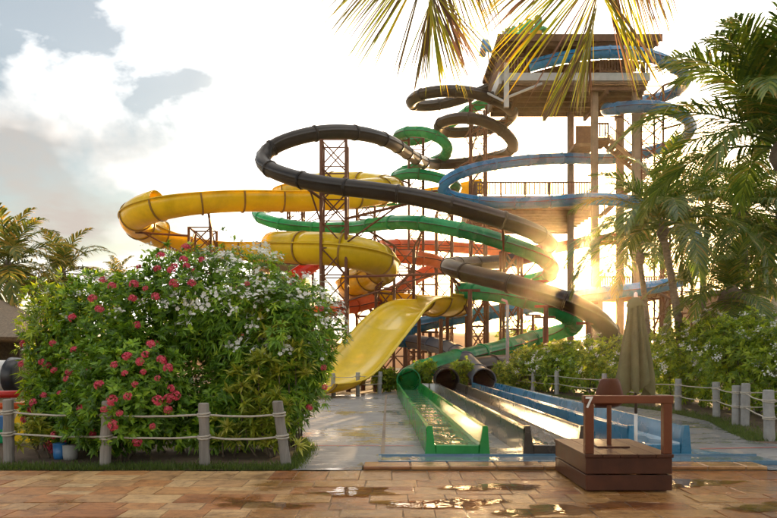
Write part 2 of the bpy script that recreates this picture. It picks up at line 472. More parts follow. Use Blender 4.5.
class MB:
    def __init__(self):
        self.v = []
        self.f = []
        self.mi = []
        self.smooth = False

    def add(self, verts, faces, mi=0):
        o = len(self.v)
        self.v.extend([tuple(p) for p in verts])
        for f in faces:
            self.f.append(tuple(i + o for i in f))
            self.mi.append(mi)
        return self

    def box(self, x0, x1, y0, y1, z0, z1, mi=0, bev=0.0):
        if bev <= 0:
            vs = [(x0, y0, z0), (x1, y0, z0), (x1, y1, z0), (x0, y1, z0), (x0, y0, z1), (x1, y0, z1), (x1, y1, z1), (x0, y1, z1)]
            fs = [(0, 3, 2, 1), (4, 5, 6, 7), (0, 1, 5, 4), (1, 2, 6, 5), (2, 3, 7, 6), (3, 0, 4, 7)]
            return self.add(vs, fs, mi)
        b = bev
        vs = []
        for (zz, k) in ((z0, b), (z0 + b, 0), (z1 - b, 0), (z1, b)):
            # octagonal ring
            vs += [(x0 + b + (k if k else 0) * 0, y0 + k, zz), (x1 - b, y0 + k, zz), (x1 - k, y0 + b, zz), (x1 - k, y1 - b, zz),
                   (x1 - b, y1 - k, zz), (x0 + b, y1 - k, zz), (x0 + k, y1 - b, zz), (x0 + k, y0 + b, zz)]
        fs = [tuple(reversed(range(8))), tuple(range(24, 32))]
        for r in range(3):
            for i in range(8):
                j = (i + 1) % 8
                fs.append((r * 8 + i, r * 8 + j, r * 8 + 8 + j, r * 8 + 8 + i))
        return self.add(vs, fs, mi)

    def tube(self, pts, radii, n=8, caps=True, mi=0):
        pts = [Vector(p) for p in pts]
        if not isinstance(radii, (list, tuple)):
            radii = [radii] * len(pts)
        vs = []
        ref = None
        for i, p in enumerate(pts):
            t = (pts[min(i + 1, len(pts) - 1)] - pts[max(i - 1, 0)])
            t.normalize()
            if ref is None:
                ref = Vector((1, 0, 0)) if abs(t.x) < 0.8 else Vector((0, 0, 1))
            a = (ref - t * ref.dot(t)); a.normalize()
            ref = a
            bb = t.cross(a)
            for k in range(n):
                an = 2 * math.pi * k / n
                vs.append(p + (a * math.cos(an) + bb * math.sin(an)) * radii[i])
        fs = []
        for i in range(len(pts) - 1):
            for k in range(n):
                j = (k + 1) % n
                fs.append((i * n + k, i * n + j, i * n + n + j, i * n + n + k))
        if caps:
            fs.append(tuple(reversed(range(n))))
            fs.append(tuple(range((len(pts) - 1) * n, len(pts) * n)))
        return self.add(vs, fs, mi)

    def build(self, name, mats, parent=None, smooth=None):
        if not isinstance(mats, (list, tuple)):
            mats = [mats]
        me = bpy.data.meshes.new(name)
        if parent is not None:
            q = parent
            off = Vector((0, 0, 0))
            while q is not None:
                off += q.location
                q = q.parent
            vs = [(x - off.x, y - off.y, z - off.z) for x, y, z in self.v]
        else:
            vs = self.v
        me.from_pydata(vs, [], self.f)
        for mm in mats:
            me.materials.append(M[mm])
        if len(mats) > 1:
            me.polygons.foreach_set('material_index', self.mi)
        if smooth if smooth is not None else self.smooth:
            me.polygons.foreach_set('use_smooth', [True] * len(me.polygons))
        me.update()
        return link(name, me, parent)


def link(name, me, parent=None):
    o = bpy.data.objects.new(name, me)
    COL.objects.link(o)
    if parent is not None:
        o.parent = parent
    return o


def tag(o, label, cat, group=None, kind=None):
    o['label'] = label
    o['category'] = cat
    if group:
        o['group'] = group
    if kind:
        o['kind'] = kind
    return o


def struct(o):
    o['kind'] = 'structure'
    return o


def stuff(o):
    o['kind'] = 'stuff'
    return o


def empty(name, loc, label, cat, group=None):
    o = bpy.data.objects.new(name, None)
    COL.objects.link(o)
    o.location = Vector(loc)
    o.empty_display_size = 0.3
    tag(o, label, cat, group)
    return o


_unit = {}


def unit_mesh(kind, matname, n=6):
    key = (kind, matname, n)
    if key in _unit:
        return _unit[key]
    m = MB()
    if kind == 'rod':
        m.tube([(0, 0, 0), (0, 0, 1)], 1.0, n)
        me_o = m
    else:
        m.box(-0.5, 0.5, -0.5, 0.5, 0, 1)
    me = bpy.data.meshes.new(kind)
    me.from_pydata(m.v, [], m.f)
    me.materials.append(M[matname])
    if kind == 'rod' and n > 6:
        me.polygons.foreach_set('use_smooth', [len(p.vertices) == 4 for p in me.polygons])
    _unit[key] = me
    return me


def beam(name, a, b, r, matname, parent, kind='rod', n=6, r2=None):
    """a straight member from world point a to b, sharing one mesh"""
    a = Vector(a); b = Vector(b)
    d = b - a
    L = d.length
    o = bpy.data.objects.new(name, unit_mesh(kind, matname, n))
    COL.objects.link(o)
    base = parent.location if parent is not None else Vector((0, 0, 0))
    o.parent = parent
    o.location = a - base
    o.rotation_mode = 'QUATERNION'
    if kind == 'box':
        # keep the section upright
        t = d.normalized()
        up = Vector((0, 0, 1)) if abs(t.z) < 0.95 else Vector((0, 1, 0))
        x = up.cross(t).normalized()
        y = t.cross(x)
        mat = Matrix((x, y, t)).transposed()
        o.rotation_quaternion = mat.to_quaternion()
    else:
        o.rotation_quaternion = d.to_track_quat('Z', 'Y')
    o.scale = (r, r2 if r2 else r, L)
    return o


def catmull(pts, per=10):
    pts = [Vector(p) for p in pts]
    out = []
    n = len(pts)
    for i in range(n - 1):
        p0 = pts[max(i - 1, 0)]; p1 = pts[i]; p2 = pts[i + 1]; p3 = pts[min(i + 2, n - 1)]
        for k in range(per):
            t = k / per
            t2 = t * t; t3 = t2 * t
            out.append(0.5 * ((2 * p1) + (-p0 + p2) * t + (2 * p0 - 5 * p1 + 4 * p2 - p3) * t2 + (-p0 + 3 * p1 - 3 * p2 + p3) * t3))
    out.append(pts[-1])
    return out


def resample(pts, step):
    d = [0.0]
    for a, b in zip(pts[:-1], pts[1:]):
        d.append(d[-1] + (b - a).length)
    tot = d[-1]
    n = max(2, int(round(tot / step)))
    res = []
    j = 0
    for i in range(n + 1):
        s = tot * i / n
        while j < len(d) - 2 and d[j + 1] < s:
            j += 1
        seg = d[j + 1] - d[j]
        t = 0 if seg < 1e-9 else (s - d[j]) / seg
        res.append(pts[j].lerp(pts[j + 1], max(0, min(1, t))))
    return res


def smooth_path(pts, it=2):
    for _ in range(it):
        q = [pts[0]]
        for i in range(1, len(pts) - 1):
            q.append(pts[i - 1] * 0.25 + pts[i] * 0.5 + pts[i + 1] * 0.25)
        q.append(pts[-1])
        pts = q
    return pts


def frames(pts):
    fr = []
    for i, p in enumerate(pts):
        t = (pts[min(i + 1, len(pts) - 1)] - pts[max(i - 1, 0)]).normalized()
        s = t.cross(Vector((0, 0, 1)))
        if s.length < 1e-4:
            s = Vector((1, 0, 0))
        s.normalize()
        u = s.cross(t)
        fr.append((p, s, u, t))
    return fr


def sweep(fr, prof, closed, mis=None, caps=False):
    """prof: list of (side, up); returns MB"""
    m = MB()
    n = len(prof)
    for (p, s, u, t) in fr:
        for (a, b) in prof:
            m.v.append(tuple(p + s * a + u * b))
    kk = n if closed else n - 1
    for i in range(len(fr) - 1):
        for k in range(kk):
            j = (k + 1) % n
            m.f.append((i * n + k, i * n + j, i * n + n + j, i * n + n + k))
            m.mi.append(mis[k] if mis else 0)
    if caps and closed:
        m.f.append(tuple(reversed(range(n)))); m.mi.append(0)
        m.f.append(tuple(range((len(fr) - 1) * n, len(fr) * n))); m.mi.append(0)
    m.smooth = True
    return m

# ------------------------------------------------------------------ ground, deck, terrace
g = MB()
g.add([(-400, -100, -0.07), (400, -100, -0.07), (400, 700, -0.07), (-400, 700, -0.07)], [(0, 1, 2, 3)])
ground = struct(g.build('ground', 'ground_soil'))

# dry hill behind the slides
m = MB()
NX, NY = 60, 10
for j in range(NY + 1):
    for i in range(NX + 1):
        x = -120 + 240 * i / NX
        y = 78 + 60 * j / NY
        h = math.sin(math.pi * min(1, j / 6.0) / 2) if j < 6 else 1 - 0.5 * (j - 6) / 4
        hh = 5.2 + 0.9 * math.sin(x * 0.11) + 0.5 * math.sin(x * 0.29 + 1) - 0.025 * abs(x - 5)
        m.v.append((x, y, -0.1 + max(0.0, h * hh)))
for j in range(NY):
    for i in range(NX):
        a = j * (NX + 1) + i
        m.f.append((a, a + 1, a + NX + 2, a + NX + 1)); m.mi.append(0)
m.smooth = True
struct(m.build('hill', 'dry_hill'))

# terrace of uneven stone tiles
TX0, TX1, TY0, TY1 = -6.6, 6.6, 4.9, 8.42
m = MB()
m.box(-30, 30, -12, 8.43, -0.3, -0.007)
terrace = struct(m.build('terrace', 'mortar'))
tile_spots = []
y = TY0
while y < TY1 - 0.1:
    h = rng.choice([0.30, 0.40, 0.40, 0.46])
    if y + h > TY1 - 0.2:
        h = TY1 - y
    x = TX0 - rng.random() * 0.4
    while x < TX1:
        w = rng.choice([0.30, 0.40, 0.40, 0.60, 0.46])
        if h > .38 and w > .38 and rng.random() < .18:      # two small stones in place of one
            tile_spots.append((x, y, w, h / 2)); tile_spots.append((x, y + h / 2, w, h / 2))
        else:
            tile_spots.append((x, y, w, h))
        x += w
    y += h
tile_spots.sort(key=lambda q: abs(q[0] + q[2] / 2) - .62 * (q[1] + q[3]))
tile_meshes = []
for k in range(6):
    t = MB()
    t.box(-0.5, 0.5, -0.5, 0.5, -0.03, 0.0, bev=0.012)
    for i, v in enumerate(t.v):
        if abs(v[2] + .0) < .02:
            t.v[i] = (v[0] + rng.uniform(-.012, .012), v[1] + rng.uniform(-.012, .012), v[2] + rng.uniform(-.002, 0))
    me = bpy.data.meshes.new('tile'); me.from_pydata(t.v, [], t.f); me.materials.append(M['travertine'])
    tile_meshes.append(me)
for i, (x, yv, w, h) in enumerate(tile_spots[:298]):
    o = link('tile', tile_meshes[i % 6], terrace)
    o.location = (x + w / 2, yv + h / 2, rng.uniform(-0.004, 0.003))
    o.rotation_euler = (rng.uniform(-0.007, 0.007), rng.uniform(-0.007, 0.007), rng.uniform(-.008, .008))
    o.scale = (w - 0.006, h - 0.006, 1)
t = MB()
for (x, yv, w, h) in tile_spots[298:]:
    dz = rng.uniform(-.003, .003)
    t.box(x + .004, x + w - .004, yv + .004, yv + h - .004, -.03, dz)
o = t.build('outer_tiles', 'travertine', terrace)
stuff(o)

# deck around the flumes (water-stained concrete)
m = MB()
deck_poly = [(-1.25, 8.45), (-0.35, 8.45), (-0.35, 8.86), (4.95, 8.86), (4.95, 8.45), (7.4, 8.45), (7.5, 9.6), (6.3, 11.2), (6.6, 12.6), (7.2, 14.6),
             (7.3, 17.0), (6.5, 20.5), (5.6, 24.5), (4.9, 27.5), (-0.2, 27.5), (-0.2, 25.6), (-3.8, 22.8), (-3.0, 17), (-1.6, 12), (-1.2, 10.4)]
m.add([(x, yy, 0.004) for x, yy in deck_poly], [tuple(range(len(deck_poly)))])
deck = struct(m.build('pavement', 'wet_concrete'))
# control joints and a red painted line on the deck
m = MB()
m.box(-0.12, -0.06, 9.45, 24.5, 0.006, 0.009)
m.build('pavement_strip', 'concrete_column', deck)
m = MB()
m.add([(-1.35, 10.68, 0.0085), (0.42, 10.66, 0.0085), (0.42, 10.71, 0.0085), (-1.35, 10.73, 0.0085)], [(0, 1, 2, 3)])
m.build('painted_line', 'red_line', deck)
m = MB()
m.add([(4.95, 10.3, 0.0085), (6.75, 10.55, 0.0085), (6.75, 10.60, 0.0085), (4.95, 10.36, 0.0085)], [(0, 1, 2, 3)])
m.build('painted_line', 'red_line', deck)

# raised stone kerb and catch trough
kerb = struct(MB().box(-0.33, 4.93, 8.455, 8.80, -0.1, 0.04).build('kerb', 'mortar'))
x = -0.33
while x < 4.9:
    w = min(rng.choice([0.5, 0.62, 0.75]), 4.93 - x)
    t = MB().box(x + 0.005, x + w - 0.005, 8.44, 8.815, 0.005, 0.055 + rng.uniform(-.003, .003), bev=0.012)
    t.build('stone', 'travertine', kerb)
    x += w
tr = MB()
tr.box(-0.1, 5.35, 8.822, 9.40, 0.006, 0.02)
tr.box(-0.14, 5.3, 8.818, 8.858, 0.021, 0.062)
tr.box(-0.14, 5.3, 9.36, 9.40, 0.021, 0.07)
tr.box(-0.14, -0.10, 8.86, 9.36, 0.021, 0.062)
trough = struct(tr.build('water_channel', 'pool_blue'))
MB().add([(-0.1, 8.858, 0.05), (5.3, 8.858, 0.05), (5.3, 9.36, 0.05), (-0.1, 9.36, 0.05)], [(0, 1, 2, 3)]).build('water', 'water', trough)
m = MB()
m.add([(4.9, 9.42, 0.009), (5.5, 9.3, 0.009), (5.25, 9.75, 0.009), (4.6, 10.6, 0.009), (4.45, 9.9, 0.009)], [(0, 1, 2, 3, 4)])
m.build('painted_edge', 'pool_blue', deck)

# planting beds
m = MB()
bed_l = [(-12, 8.46), (-1.33, 8.46), (-1.28, 10.4), (-1.7, 12), (-3.1, 17), (-3.9, 22.8), (-12, 22.8)]
m.add([(x, yy, 0.0) for x, yy in bed_l], [tuple(range(len(bed_l)))])
bed_left = struct(m.build('planting_bed', 'soil'))
m = MB()
bed_r = [(6.3, 11.25), (7.55, 9.65), (12, 9.6), (30, 30), (5.2, 30), (4.95, 27.5), (5.65, 24.5), (6.55, 20.5), (7.35, 17.0), (7.25, 14.6), (6.65, 12.6)]
m.add([(x, yy, 0.0) for x, yy in bed_r], [tuple(range(len(bed_r)))])
bed_right = struct(m.build('planting_bed', 'soil'))


def attr_tint(me, vals):
    a = me.attributes.new('tint', 'FLOAT', 'FACE')
    a.data.foreach_set('value', np.asarray(vals, dtype=np.float32))


def np_mesh(name, verts, faces, matname, tint=None, parent=None, smooth=False):
    me = bpy.data.meshes.new(name)
    v = np.asarray(verts, dtype=np.float64)
    if parent is not None:
        off = Vector((0, 0, 0)); q = parent
        while q is not None:
            off += q.location; q = q.parent
        v = v - np.array(off)
    me.from_pydata(v.tolist(), [], faces.tolist() if hasattr(faces, 'tolist') else faces)
    me.materials.append(M[matname])
    if tint is not None:
        attr_tint(me, tint)
    if smooth:
        me.polygons.foreach_set('use_smooth', [True] * len(me.polygons))
    return link(name, me, parent)


R = np.random.default_rng(11)


def norm(a):
    return a / (np.linalg.norm(a, axis=-1, keepdims=True) + 1e-9)


def leaves(base, direc, up, length, width, tint, cup=0.15, droop=0.0):
    """arrays of N leaves, 5 verts and 4 triangles each"""
    d = norm(direc)
    s = norm(np.cross(d, up))
    n = np.cross(s, d)
    L = length[:, None]; W = width[:, None]
    mid = base + d * L * 0.45 - n * W * cup
    l1 = base + d * L * 0.42 + s * W * 0.5
    r1 = base + d * L * 0.42 - s * W * 0.5
    tip = base + d * L - np.array([0, 0, 1.0]) * L * droop
    v = np.stack([base, l1, mid, r1, tip], axis=1).reshape(-1, 3)
    N = len(base)
    o = (np.arange(N) * 5)[:, None]
    f = np.concatenate([o + np.array([[0, 2, 1]]), o + np.array([[0, 3, 2]]), o + np.array([[1, 2, 4]]), o + np.array([[2, 3, 4]])], axis=1).reshape(-1, 3)
    t = np.repeat(tint, 4)
    return v, f, t


def grass_patch(name, pts_fn, n, parent):
    b = pts_fn(n)
    d = np.stack([R.normal(0, .35, n), R.normal(0, .35, n), np.ones(n)], 1)
    up = norm(R.normal(size=(n, 3)))
    v, f, t = leaves(b, d, up, R.uniform(.035, .10, n), R.uniform(.006, .012, n), R.random(n))
    o = np_mesh(name, v, f, 'grass', t, parent)
    return stuff(o)


gl = grass_patch('grass', lambda n: np.stack([R.uniform(-7.5, -1.28, n), 8.44 + np.abs(R.normal(0, .22, n)), np.full(n, -0.01)], 1), 11000, None)
tag(gl, 'short green grass at the foot of the big flowering shrubs', 'grass')


def right_grass(n):
    edge = np.array([(6.25, 11.25), (6.6, 12.6), (7.2, 14.6), (7.3, 17.0), (6.5, 20.5), (5.6, 24.5)])
    t = R.uniform(0, len(edge) - 1.001, n)
    i = t.astype(int); fr = (t - i)[:, None]
    p = edge[i] * (1 - fr) + edge[i + 1] * fr
    return np.stack([p[:, 0] + np.abs(R.normal(0, .4, n)) - .03, p[:, 1], np.full(n, -0.01)], 1)


gr = grass_patch('grass', right_grass, 9000, None)
tag(gr, 'strip of green grass under the rope fence beside the grey deck', 'grass')
gl2 = grass_patch('grass', lambda n: np.stack([-1.28 - 0.0 + R.normal(0, .07, n) - (lambda y: np.maximum(0, y - 10.4) * .25)(yy := R.uniform(8.5, 11.5, n)), yy, np.full(n, -0.01)], 1), 2500, None)
tag(gl2, 'ragged grass edging along the concrete path beside the leaning post', 'grass')

# ------------------------------------------------------------------ rope fences


def fence(posts, h, matname, label, group=None, ropes=(0.70, 0.40), sag=0.03, r=0.07, lean=None, rope_r=0.014):
    base = posts[0]
    root = empty('rope_fence', (base[0], base[1], 0), label, 'fence', group)
    tops = []
    lean = dict(lean or {})
    for i, (x, yy) in enumerate(posts):
        dx = lean.setdefault(i, rng.uniform(-.035, .035))
        hh = h + rng.uniform(-.03, .03)
        mm = MB()
        pts = []; rad = []
        for k in range(7):
            z = -0.05 + (hh + .05) * k / 6
            pts.append((x + dx * z / hh + rng.uniform(-.004, .004), yy, z)); rad.append(r * rng.uniform(.94, 1.05))
        pts.append((pts[-1][0], yy, hh + 0.012)); rad.append(r * 0.8)
        mm.tube(pts, rad, 12)
        mm.build('post', matname, root, smooth=False)
        tops.append(Vector((x, yy, 0)))
        for zr in ropes:
            for w in range(2):
                ring = [(x + dx * zr / hh + math.cos(q * .7854) * (r + rope_r * .7), yy + math.sin(q * .7854) * (r + rope_r * .7), zr + (w - .5) * rope_r * 2.1 + .008 * math.sin(q * .7854 + w)) for q in range(9)]
                MB().tube(ring, rope_r, 6).build('rope_wrap', 'rope', root, smooth=True)
    for i in range(len(posts) - 1):
        a, b = tops[i], tops[i + 1]
        for zr in ropes:
            s = sag * rng.uniform(.4, 1.6)
            dxa = (lean or {}).get(i, 0.0) * zr / h; dxb = (lean or {}).get(i + 1, 0.0) * zr / h
            pts = []
            for k in range(9):
                t = k / 8
                p = a.lerp(b, t)
                pts.append((p.x + dxa * (1 - t) + dxb * t, p.y - r * 0.0, zr + rng.uniform(-.004, .004) - s * 4 * t * (1 - t)))
            MB().tube(pts, rope_r, 6).build('rope', 'rope', root, smooth=True)
    return root


fence([(-7.0, 9.5), (-5.31, 9.1), (-3.80, 8.72), (-2.47, 8.72), (-1.38, 8.78)], 0.86, 'post_wood',
      'weathered grey log posts with two ropes before the big flowering bush', r=0.072, lean={4: -0.12})
fence([(-4.2, 22.3), (-2.9, 23.0), (-2.0, 23.6), (-1.15, 24.3), (-0.35, 24.9)], 0.82, 'white_post',
      'pale posts with ropes in front of the yellow chute', r=0.08)
fence([(5.3, 30.0), (5.78, 26.0), (6.37, 24.6), (7.0, 21.0), (7.75, 17.4), (7.92, 15.7), (7.43, 13.9)], 0.86, 'white_post',
      'pale posts and two ropes along the white flowered hedge', r=0.085)
fence([(9.0, 14.6), (7.52, 13.72), (6.65, 11.35), (7.9, 9.9)], 0.90, 'white_post',
      'pale rope fence turning the corner by the brown paving edge', r=0.088)

# ------------------------------------------------------------------ run-out flumes


def flume(name, near, far, matname, label, blunt=True):
    """open channel: near/far = (x, y) of the centre line"""
    a = Vector((near[0], near[1], 0)); b = Vector((far[0], far[1], 0))
    root = empty(name, (a.x, a.y, 0), label, 'water slide', 'run-out flumes on the deck')
    pts = resample([a, b], 1.6)
    fr = frames([p.copy() for p in pts])
    # section (outer left, up, inner, floor ...) thick walled
    W = 0.435; T = 0.05; Hh = 0.45; zf = 0.15
    prof = [(-W, 0.0), (-W - 0.02, Hh - 0.03), (-W - 0.015, Hh), (-W + T - .01, Hh), (-W + T, Hh - .03), (-W + T + 0.05, zf + 0.06), (-W + T + 0.11, zf),
            (W - T - 0.11, zf), (W - T - 0.05, zf + 0.06), (W - T, Hh - .03), (W - T + .01, Hh), (W + 0.015, Hh), (W + 0.02, Hh - 0.03), (W, 0.0)]
    prof = [(x, z) for x, z in prof]
    n = len(fr)
    for i in range(n - 1):
        seg = [fr[i], fr[i + 1]]
        mm = sweep(seg, prof, True, caps=False)
        o = mm.build('channel_section', matname, root, smooth=False)
    # end blocks at the mouth: tapering cheeks and a low sill
    for s in (-1, 1):
        mm = MB()
        y0 = a.y - 0.05; y1 = a.y + 0.03
        xo = a.x + s * (W + 0.04); xi = a.x + s * (W - 0.13); xt0 = a.x + s * (W + 0.0); xt1 = a.x + s * (W - 0.07)
        vs = []
        for yv in (y0, y1):
            vs += [(xo, yv, 0.003), (xi, yv, 0.003), (xt1, yv, Hh + .02), (xt0, yv, Hh + .02)]
        mm.add(vs, [(0, 1, 2, 3), (7, 6, 5, 4), (0, 4, 5, 1), (1, 5, 6, 2), (2, 6, 7, 3), (3, 7, 4, 0)])
        mm.build('end_cheek', matname, root)
    MB().box(a.x - W + .12, a.x + W - .12, a.y - 0.045, a.y + 0.025, 0.003, zf + 0.045, bev=.012).build('end_sill', matname, root)
    # thin sheet of running water
    mm = MB()
    nn = 60
    for i in range(nn + 1):
        t = i / nn
        p = a.lerp(b, t)
        zz = zf + 0.03 + 0.006 * math.sin(i * 1.7) + rng.uniform(-.003, .003)
        for xx in (-0.30, -.1, .1, 0.30):
            mm.v.append((p.x + xx, p.y + (.03 if i == 0 else 0), zz + rng.uniform(-.003, .003)))
    for i in range(nn):
        for k in range(3):
            q = i * 4 + k
            mm.f.append((q, q + 1, q + 5, q + 4)); mm.mi.append(0)
    mm.smooth = True
    mm.build('water', 'water', root)
    return root


MOUTH = {'green': (0.76, 24.6), 'brown': (2.21, 24.6), 'blue': (3.60, 24.6)}
flume('run_out_flume', (1.00, 9.47), MOUTH['green'], 'flume_green', 'bright green open water flume on the deck')
flume('run_out_flume', (2.42, 9.47), MOUTH['brown'], 'flume_brown', 'dark brown open water flume between the green and blue ones')
flume('run_out_flume', (3.96, 9.55), MOUTH['blue'], 'flume_blue', 'blue open water flume behind the brown wooden podium')

# ------------------------------------------------------------------ slide tubes
PATHS = {}


def to_world(lst):
    return [P(*p) for p in lst]


def tube_slide(name, ctrl, r, mats, label, sec=2.7, mouth=None, mat_switch=None, step=0.45):
    pts = to_world(ctrl)
    if mouth is not None:
        pts = pts[:-2] + [Vector((mouth[0] + .12, mouth[1] + 2.3, 0.66)), Vector((mouth[0] + .02, mouth[1] + 1.1, 0.57)), Vector((mouth[0], mouth[1] - 0.05, 0.54))]
    path = smooth_path(resample(smooth_path(resample(catmull(pts, 12), step), 3), step), 2)
    PATHS[name + label[:6]] = path
    fr = frames(path)
    base = path[-1]
    root = empty(name, (base.x, base.y, 0), label, 'water slide', 'tube slides of the water park')
    n = 20
    prof = []; mis = []
    for k in range(n):
        an = 2 * math.pi * k / n
        # a narrow raised seam on each side at mid height
        if k in (0, n // 2):
            e = 0.05
            for da, rr in ((-e, 1.0), (-e, 1.045), (e, 1.045), (e, 1.0)):
                prof.append((math.cos(an + da) * r * rr, math.sin(an + da) * r * rr))
            mis += [1, 1, 1, 0]
        else:
            prof.append((math.cos(an) * r, math.sin(an) * r)); mis.append(0)
    per = max(2, int(round(sec / step)))
    i = 0
    cnt = 0
    while i < len(fr) - 1:
        j = min(i + per, len(fr) - 1)
        if len(fr) - 1 - j < 2:
            j = len(fr) - 1
        mt = mats
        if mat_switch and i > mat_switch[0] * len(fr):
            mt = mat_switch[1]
        mm = sweep(fr[i:j + 1], prof, True, mis)
        mm.build('tube_section', [mt, 'seam'], root, smooth=True)
        p, s, u, t = fr[j]
        rp = []
        for (dt, rr) in ((-.07, 1.0), (-.07, 1.10), (-.012, 1.11), (-.012, 1.06), (.012, 1.06), (.012, 1.11), (.07, 1.10), (.07, 1.0)):
            rp.append((dt, rr * r))
        fm = MB()
        nn = 20
        for k in range(nn):
            an = 2 * math.pi * k / nn
            dirv = s * math.cos(an) + u * math.sin(an)
            for (dt, rr) in rp:
                fm.v.append(tuple(p + t * dt + dirv * rr))
        q = len(rp)
        for k in range(nn):
            k2 = (k + 1) % nn
            for e in range(q - 1):
                fm.f.append((k * q + e, k2 * q + e, k2 * q + e + 1, k * q + e + 1)); fm.mi.append(1 if e == 3 else 0)
        fm.build('flange', [mt, 'seam'], root, smooth=False)
        i = j
        cnt += 1
    return root, path


BLACK = [(503, 82, 51), (480, 92, 52), (455, 101, 52.5), (430, 106, 52.5), (413, 105, 51.5), (410, 101, 50), (417, 95, 49), (430, 92, 48.5), (455, 90.5, 48), (480, 94, 48),
         (500, 101, 48.5), (513, 111, 50), (510, 120, 52), (495, 128, 53.5), (470, 132, 54), (448, 133, 53.5), (438, 128, 52), (441, 122, 50.5), (455, 118, 49.5),
         (475, 118, 49), (495, 125, 49), (510, 137, 49.5), (514, 147, 51), (506, 154, 53), (490, 158, 54), (465, 163, 54.5), (440, 164.5, 54), (427, 163, 52), (415, 158, 48.5),
         (403, 150, 45), (390, 142, 42), (372, 135.5, 40), (345, 131.5, 38.5), (315, 133, 37.5), (285, 141, 37), (266, 150, 37), (259.5, 158.5, 36.5), (267, 168, 35.5), (285, 175.5, 34.5),
         (310, 182, 33.5), (340, 187, 32.8), (378, 191, 32.3), (430, 200, 32), (490, 216, 32), (525, 228, 32.5), (543, 237, 34), (550, 246, 36.5), (540, 253, 39), (516, 260, 40.5),
         (490, 262.5, 40), (465, 264, 38), (451, 265, 35.5), (449, 267, 33.5), (458, 270.5, 32), (477, 275.5, 31), (505, 282, 30), (533, 290, 29.3), (562, 298.5, 28.7), (588, 310, 28.3),
         (605, 324, 28.5), (613, 339, 29.5), (607, 350, 31.5), (585, 358, 33), (550, 361, 33), (510, 363.5, 31.5), (480, 366, 29), (460, 373, 26.5), (447, 380.5, 24.6)]
GREEN = [(492, 100, 51), (476, 106, 52.5), (460, 117, 54), (440, 131, 56), (420, 140, 56.5), (403, 141, 55.5), (396, 136, 54), (405, 132, 52.5), (420, 131, 51.5), (436, 135, 51),
         (448, 144, 51.5), (447, 154, 53), (435, 161, 55), (415, 167, 56.5), (399, 173, 55.5), (394, 178, 54), (405, 173.5, 52.5), (420, 174, 52), (440, 178, 52), (455, 184, 53), (456, 190, 55),
         (435, 195, 57), (400, 200, 58), (350, 204, 58), (300, 205, 56), (268, 207, 53), (257, 212, 50), (263, 219, 47.5), (285, 225, 46), (320, 228.5, 45), (358, 227, 43), (385, 223, 40),
         (420, 223, 37.5), (470, 232, 35.5), (515, 246, 34.5), (540, 256, 34.5), (552, 267, 36), (547, 277, 38.5), (525, 282, 39.5), (490, 286, 39), (468, 288, 37), (460, 290, 35.5),
         (468, 291, 34), (491, 293, 33), (519, 298, 32.5), (547, 306, 32.5), (567, 316, 33), (577, 323, 34.5), (572, 329, 36), (556, 333, 36.5), (533, 338.5, 36), (505, 347, 34),
         (477, 354, 31.5), (443, 362.5, 28.5), (420, 373, 26), (408.5, 381.5, 24.6)]
BLUE = [(530, 66, 46.6), (560, 58, 45.8), (595, 53, 45), (626, 52, 44.5), (650, 55.5, 44.5), (673, 65, 45.5), (686, 77, 47.5), (681, 88, 50), (667, 96, 51.5), (646, 101, 51.5), (622, 106, 51),
        (607, 109, 49), (608, 110, 47), (626, 107, 46), (650, 106, 45), (675, 111, 45.5), (690, 124, 48), (683, 140, 51), (650, 152, 52.5), (620, 158, 52), (600, 159, 51), (560, 158.5, 50),
        (520, 161, 49.5), (480, 167, 49), (455, 175, 48.5), (440, 184, 48.5), (438, 191, 48.8), (455, 198, 49.2), (500, 203.5, 49), (550, 202, 48), (580, 199, 46.5), (605, 199, 46),
        (640, 203, 45.5), (675, 215, 46), (695, 232, 48.5), (700, 255, 48), (690, 274, 45), (670, 284, 43), (640, 289, 42), (612, 292, 41.5), (573, 297, 41), (533, 306, 40.5), (491, 312.5, 39.5),
        (448, 319, 38.5), (420, 324.5, 37.5), (400, 330, 37), (388, 335, 38), (386, 338, 40), (400, 340.5, 40.5), (419, 342.5, 39), (442, 347, 36), (457, 354, 32), (467, 363, 29),
        (476, 373, 26.5), (483.5, 380, 24.6)]
ORANGE = [(620, 238, 57), (580, 243, 59), (540, 250, 60), (490, 250, 60), (440, 246, 58), (400, 245, 56), (378, 247, 53), (376, 252, 50), (395, 256, 48), (420, 258, 48), (438, 262, 50),
          (440, 268, 52), (425, 272, 53), (405, 285, 51), (385, 297, 48), (355, 306, 45), (330, 309, 43), (300, 320, 43), (280, 335, 43), (262, 348, 43)]
tb, p_black = tube_slide('tube_slide', BLACK, 0.43, 'fibre_black', 'black tube slide with a wide loop around a lattice mast', mouth=MOUTH['brown'])
tg, p_green = tube_slide('tube_slide', GREEN, 0.42, 'fibre_green', 'green tube slide winding below the black one to the green flume', mouth=MOUTH['green'])
tl, p_blue = tube_slide('tube_slide', BLUE, 0.43, 'fibre_blue', 'blue tube slide curling out under the tower roof', mouth=MOUTH['blue'], mat_switch=(0.86, 'fibre_dull_blue'))
to, p_orange = tube_slide('tube_slide', ORANGE, 0.50, 'fibre_orange', 'orange tube slide far behind the green and black tubes')

# yellow raft slide: open trough with a lid on the turns


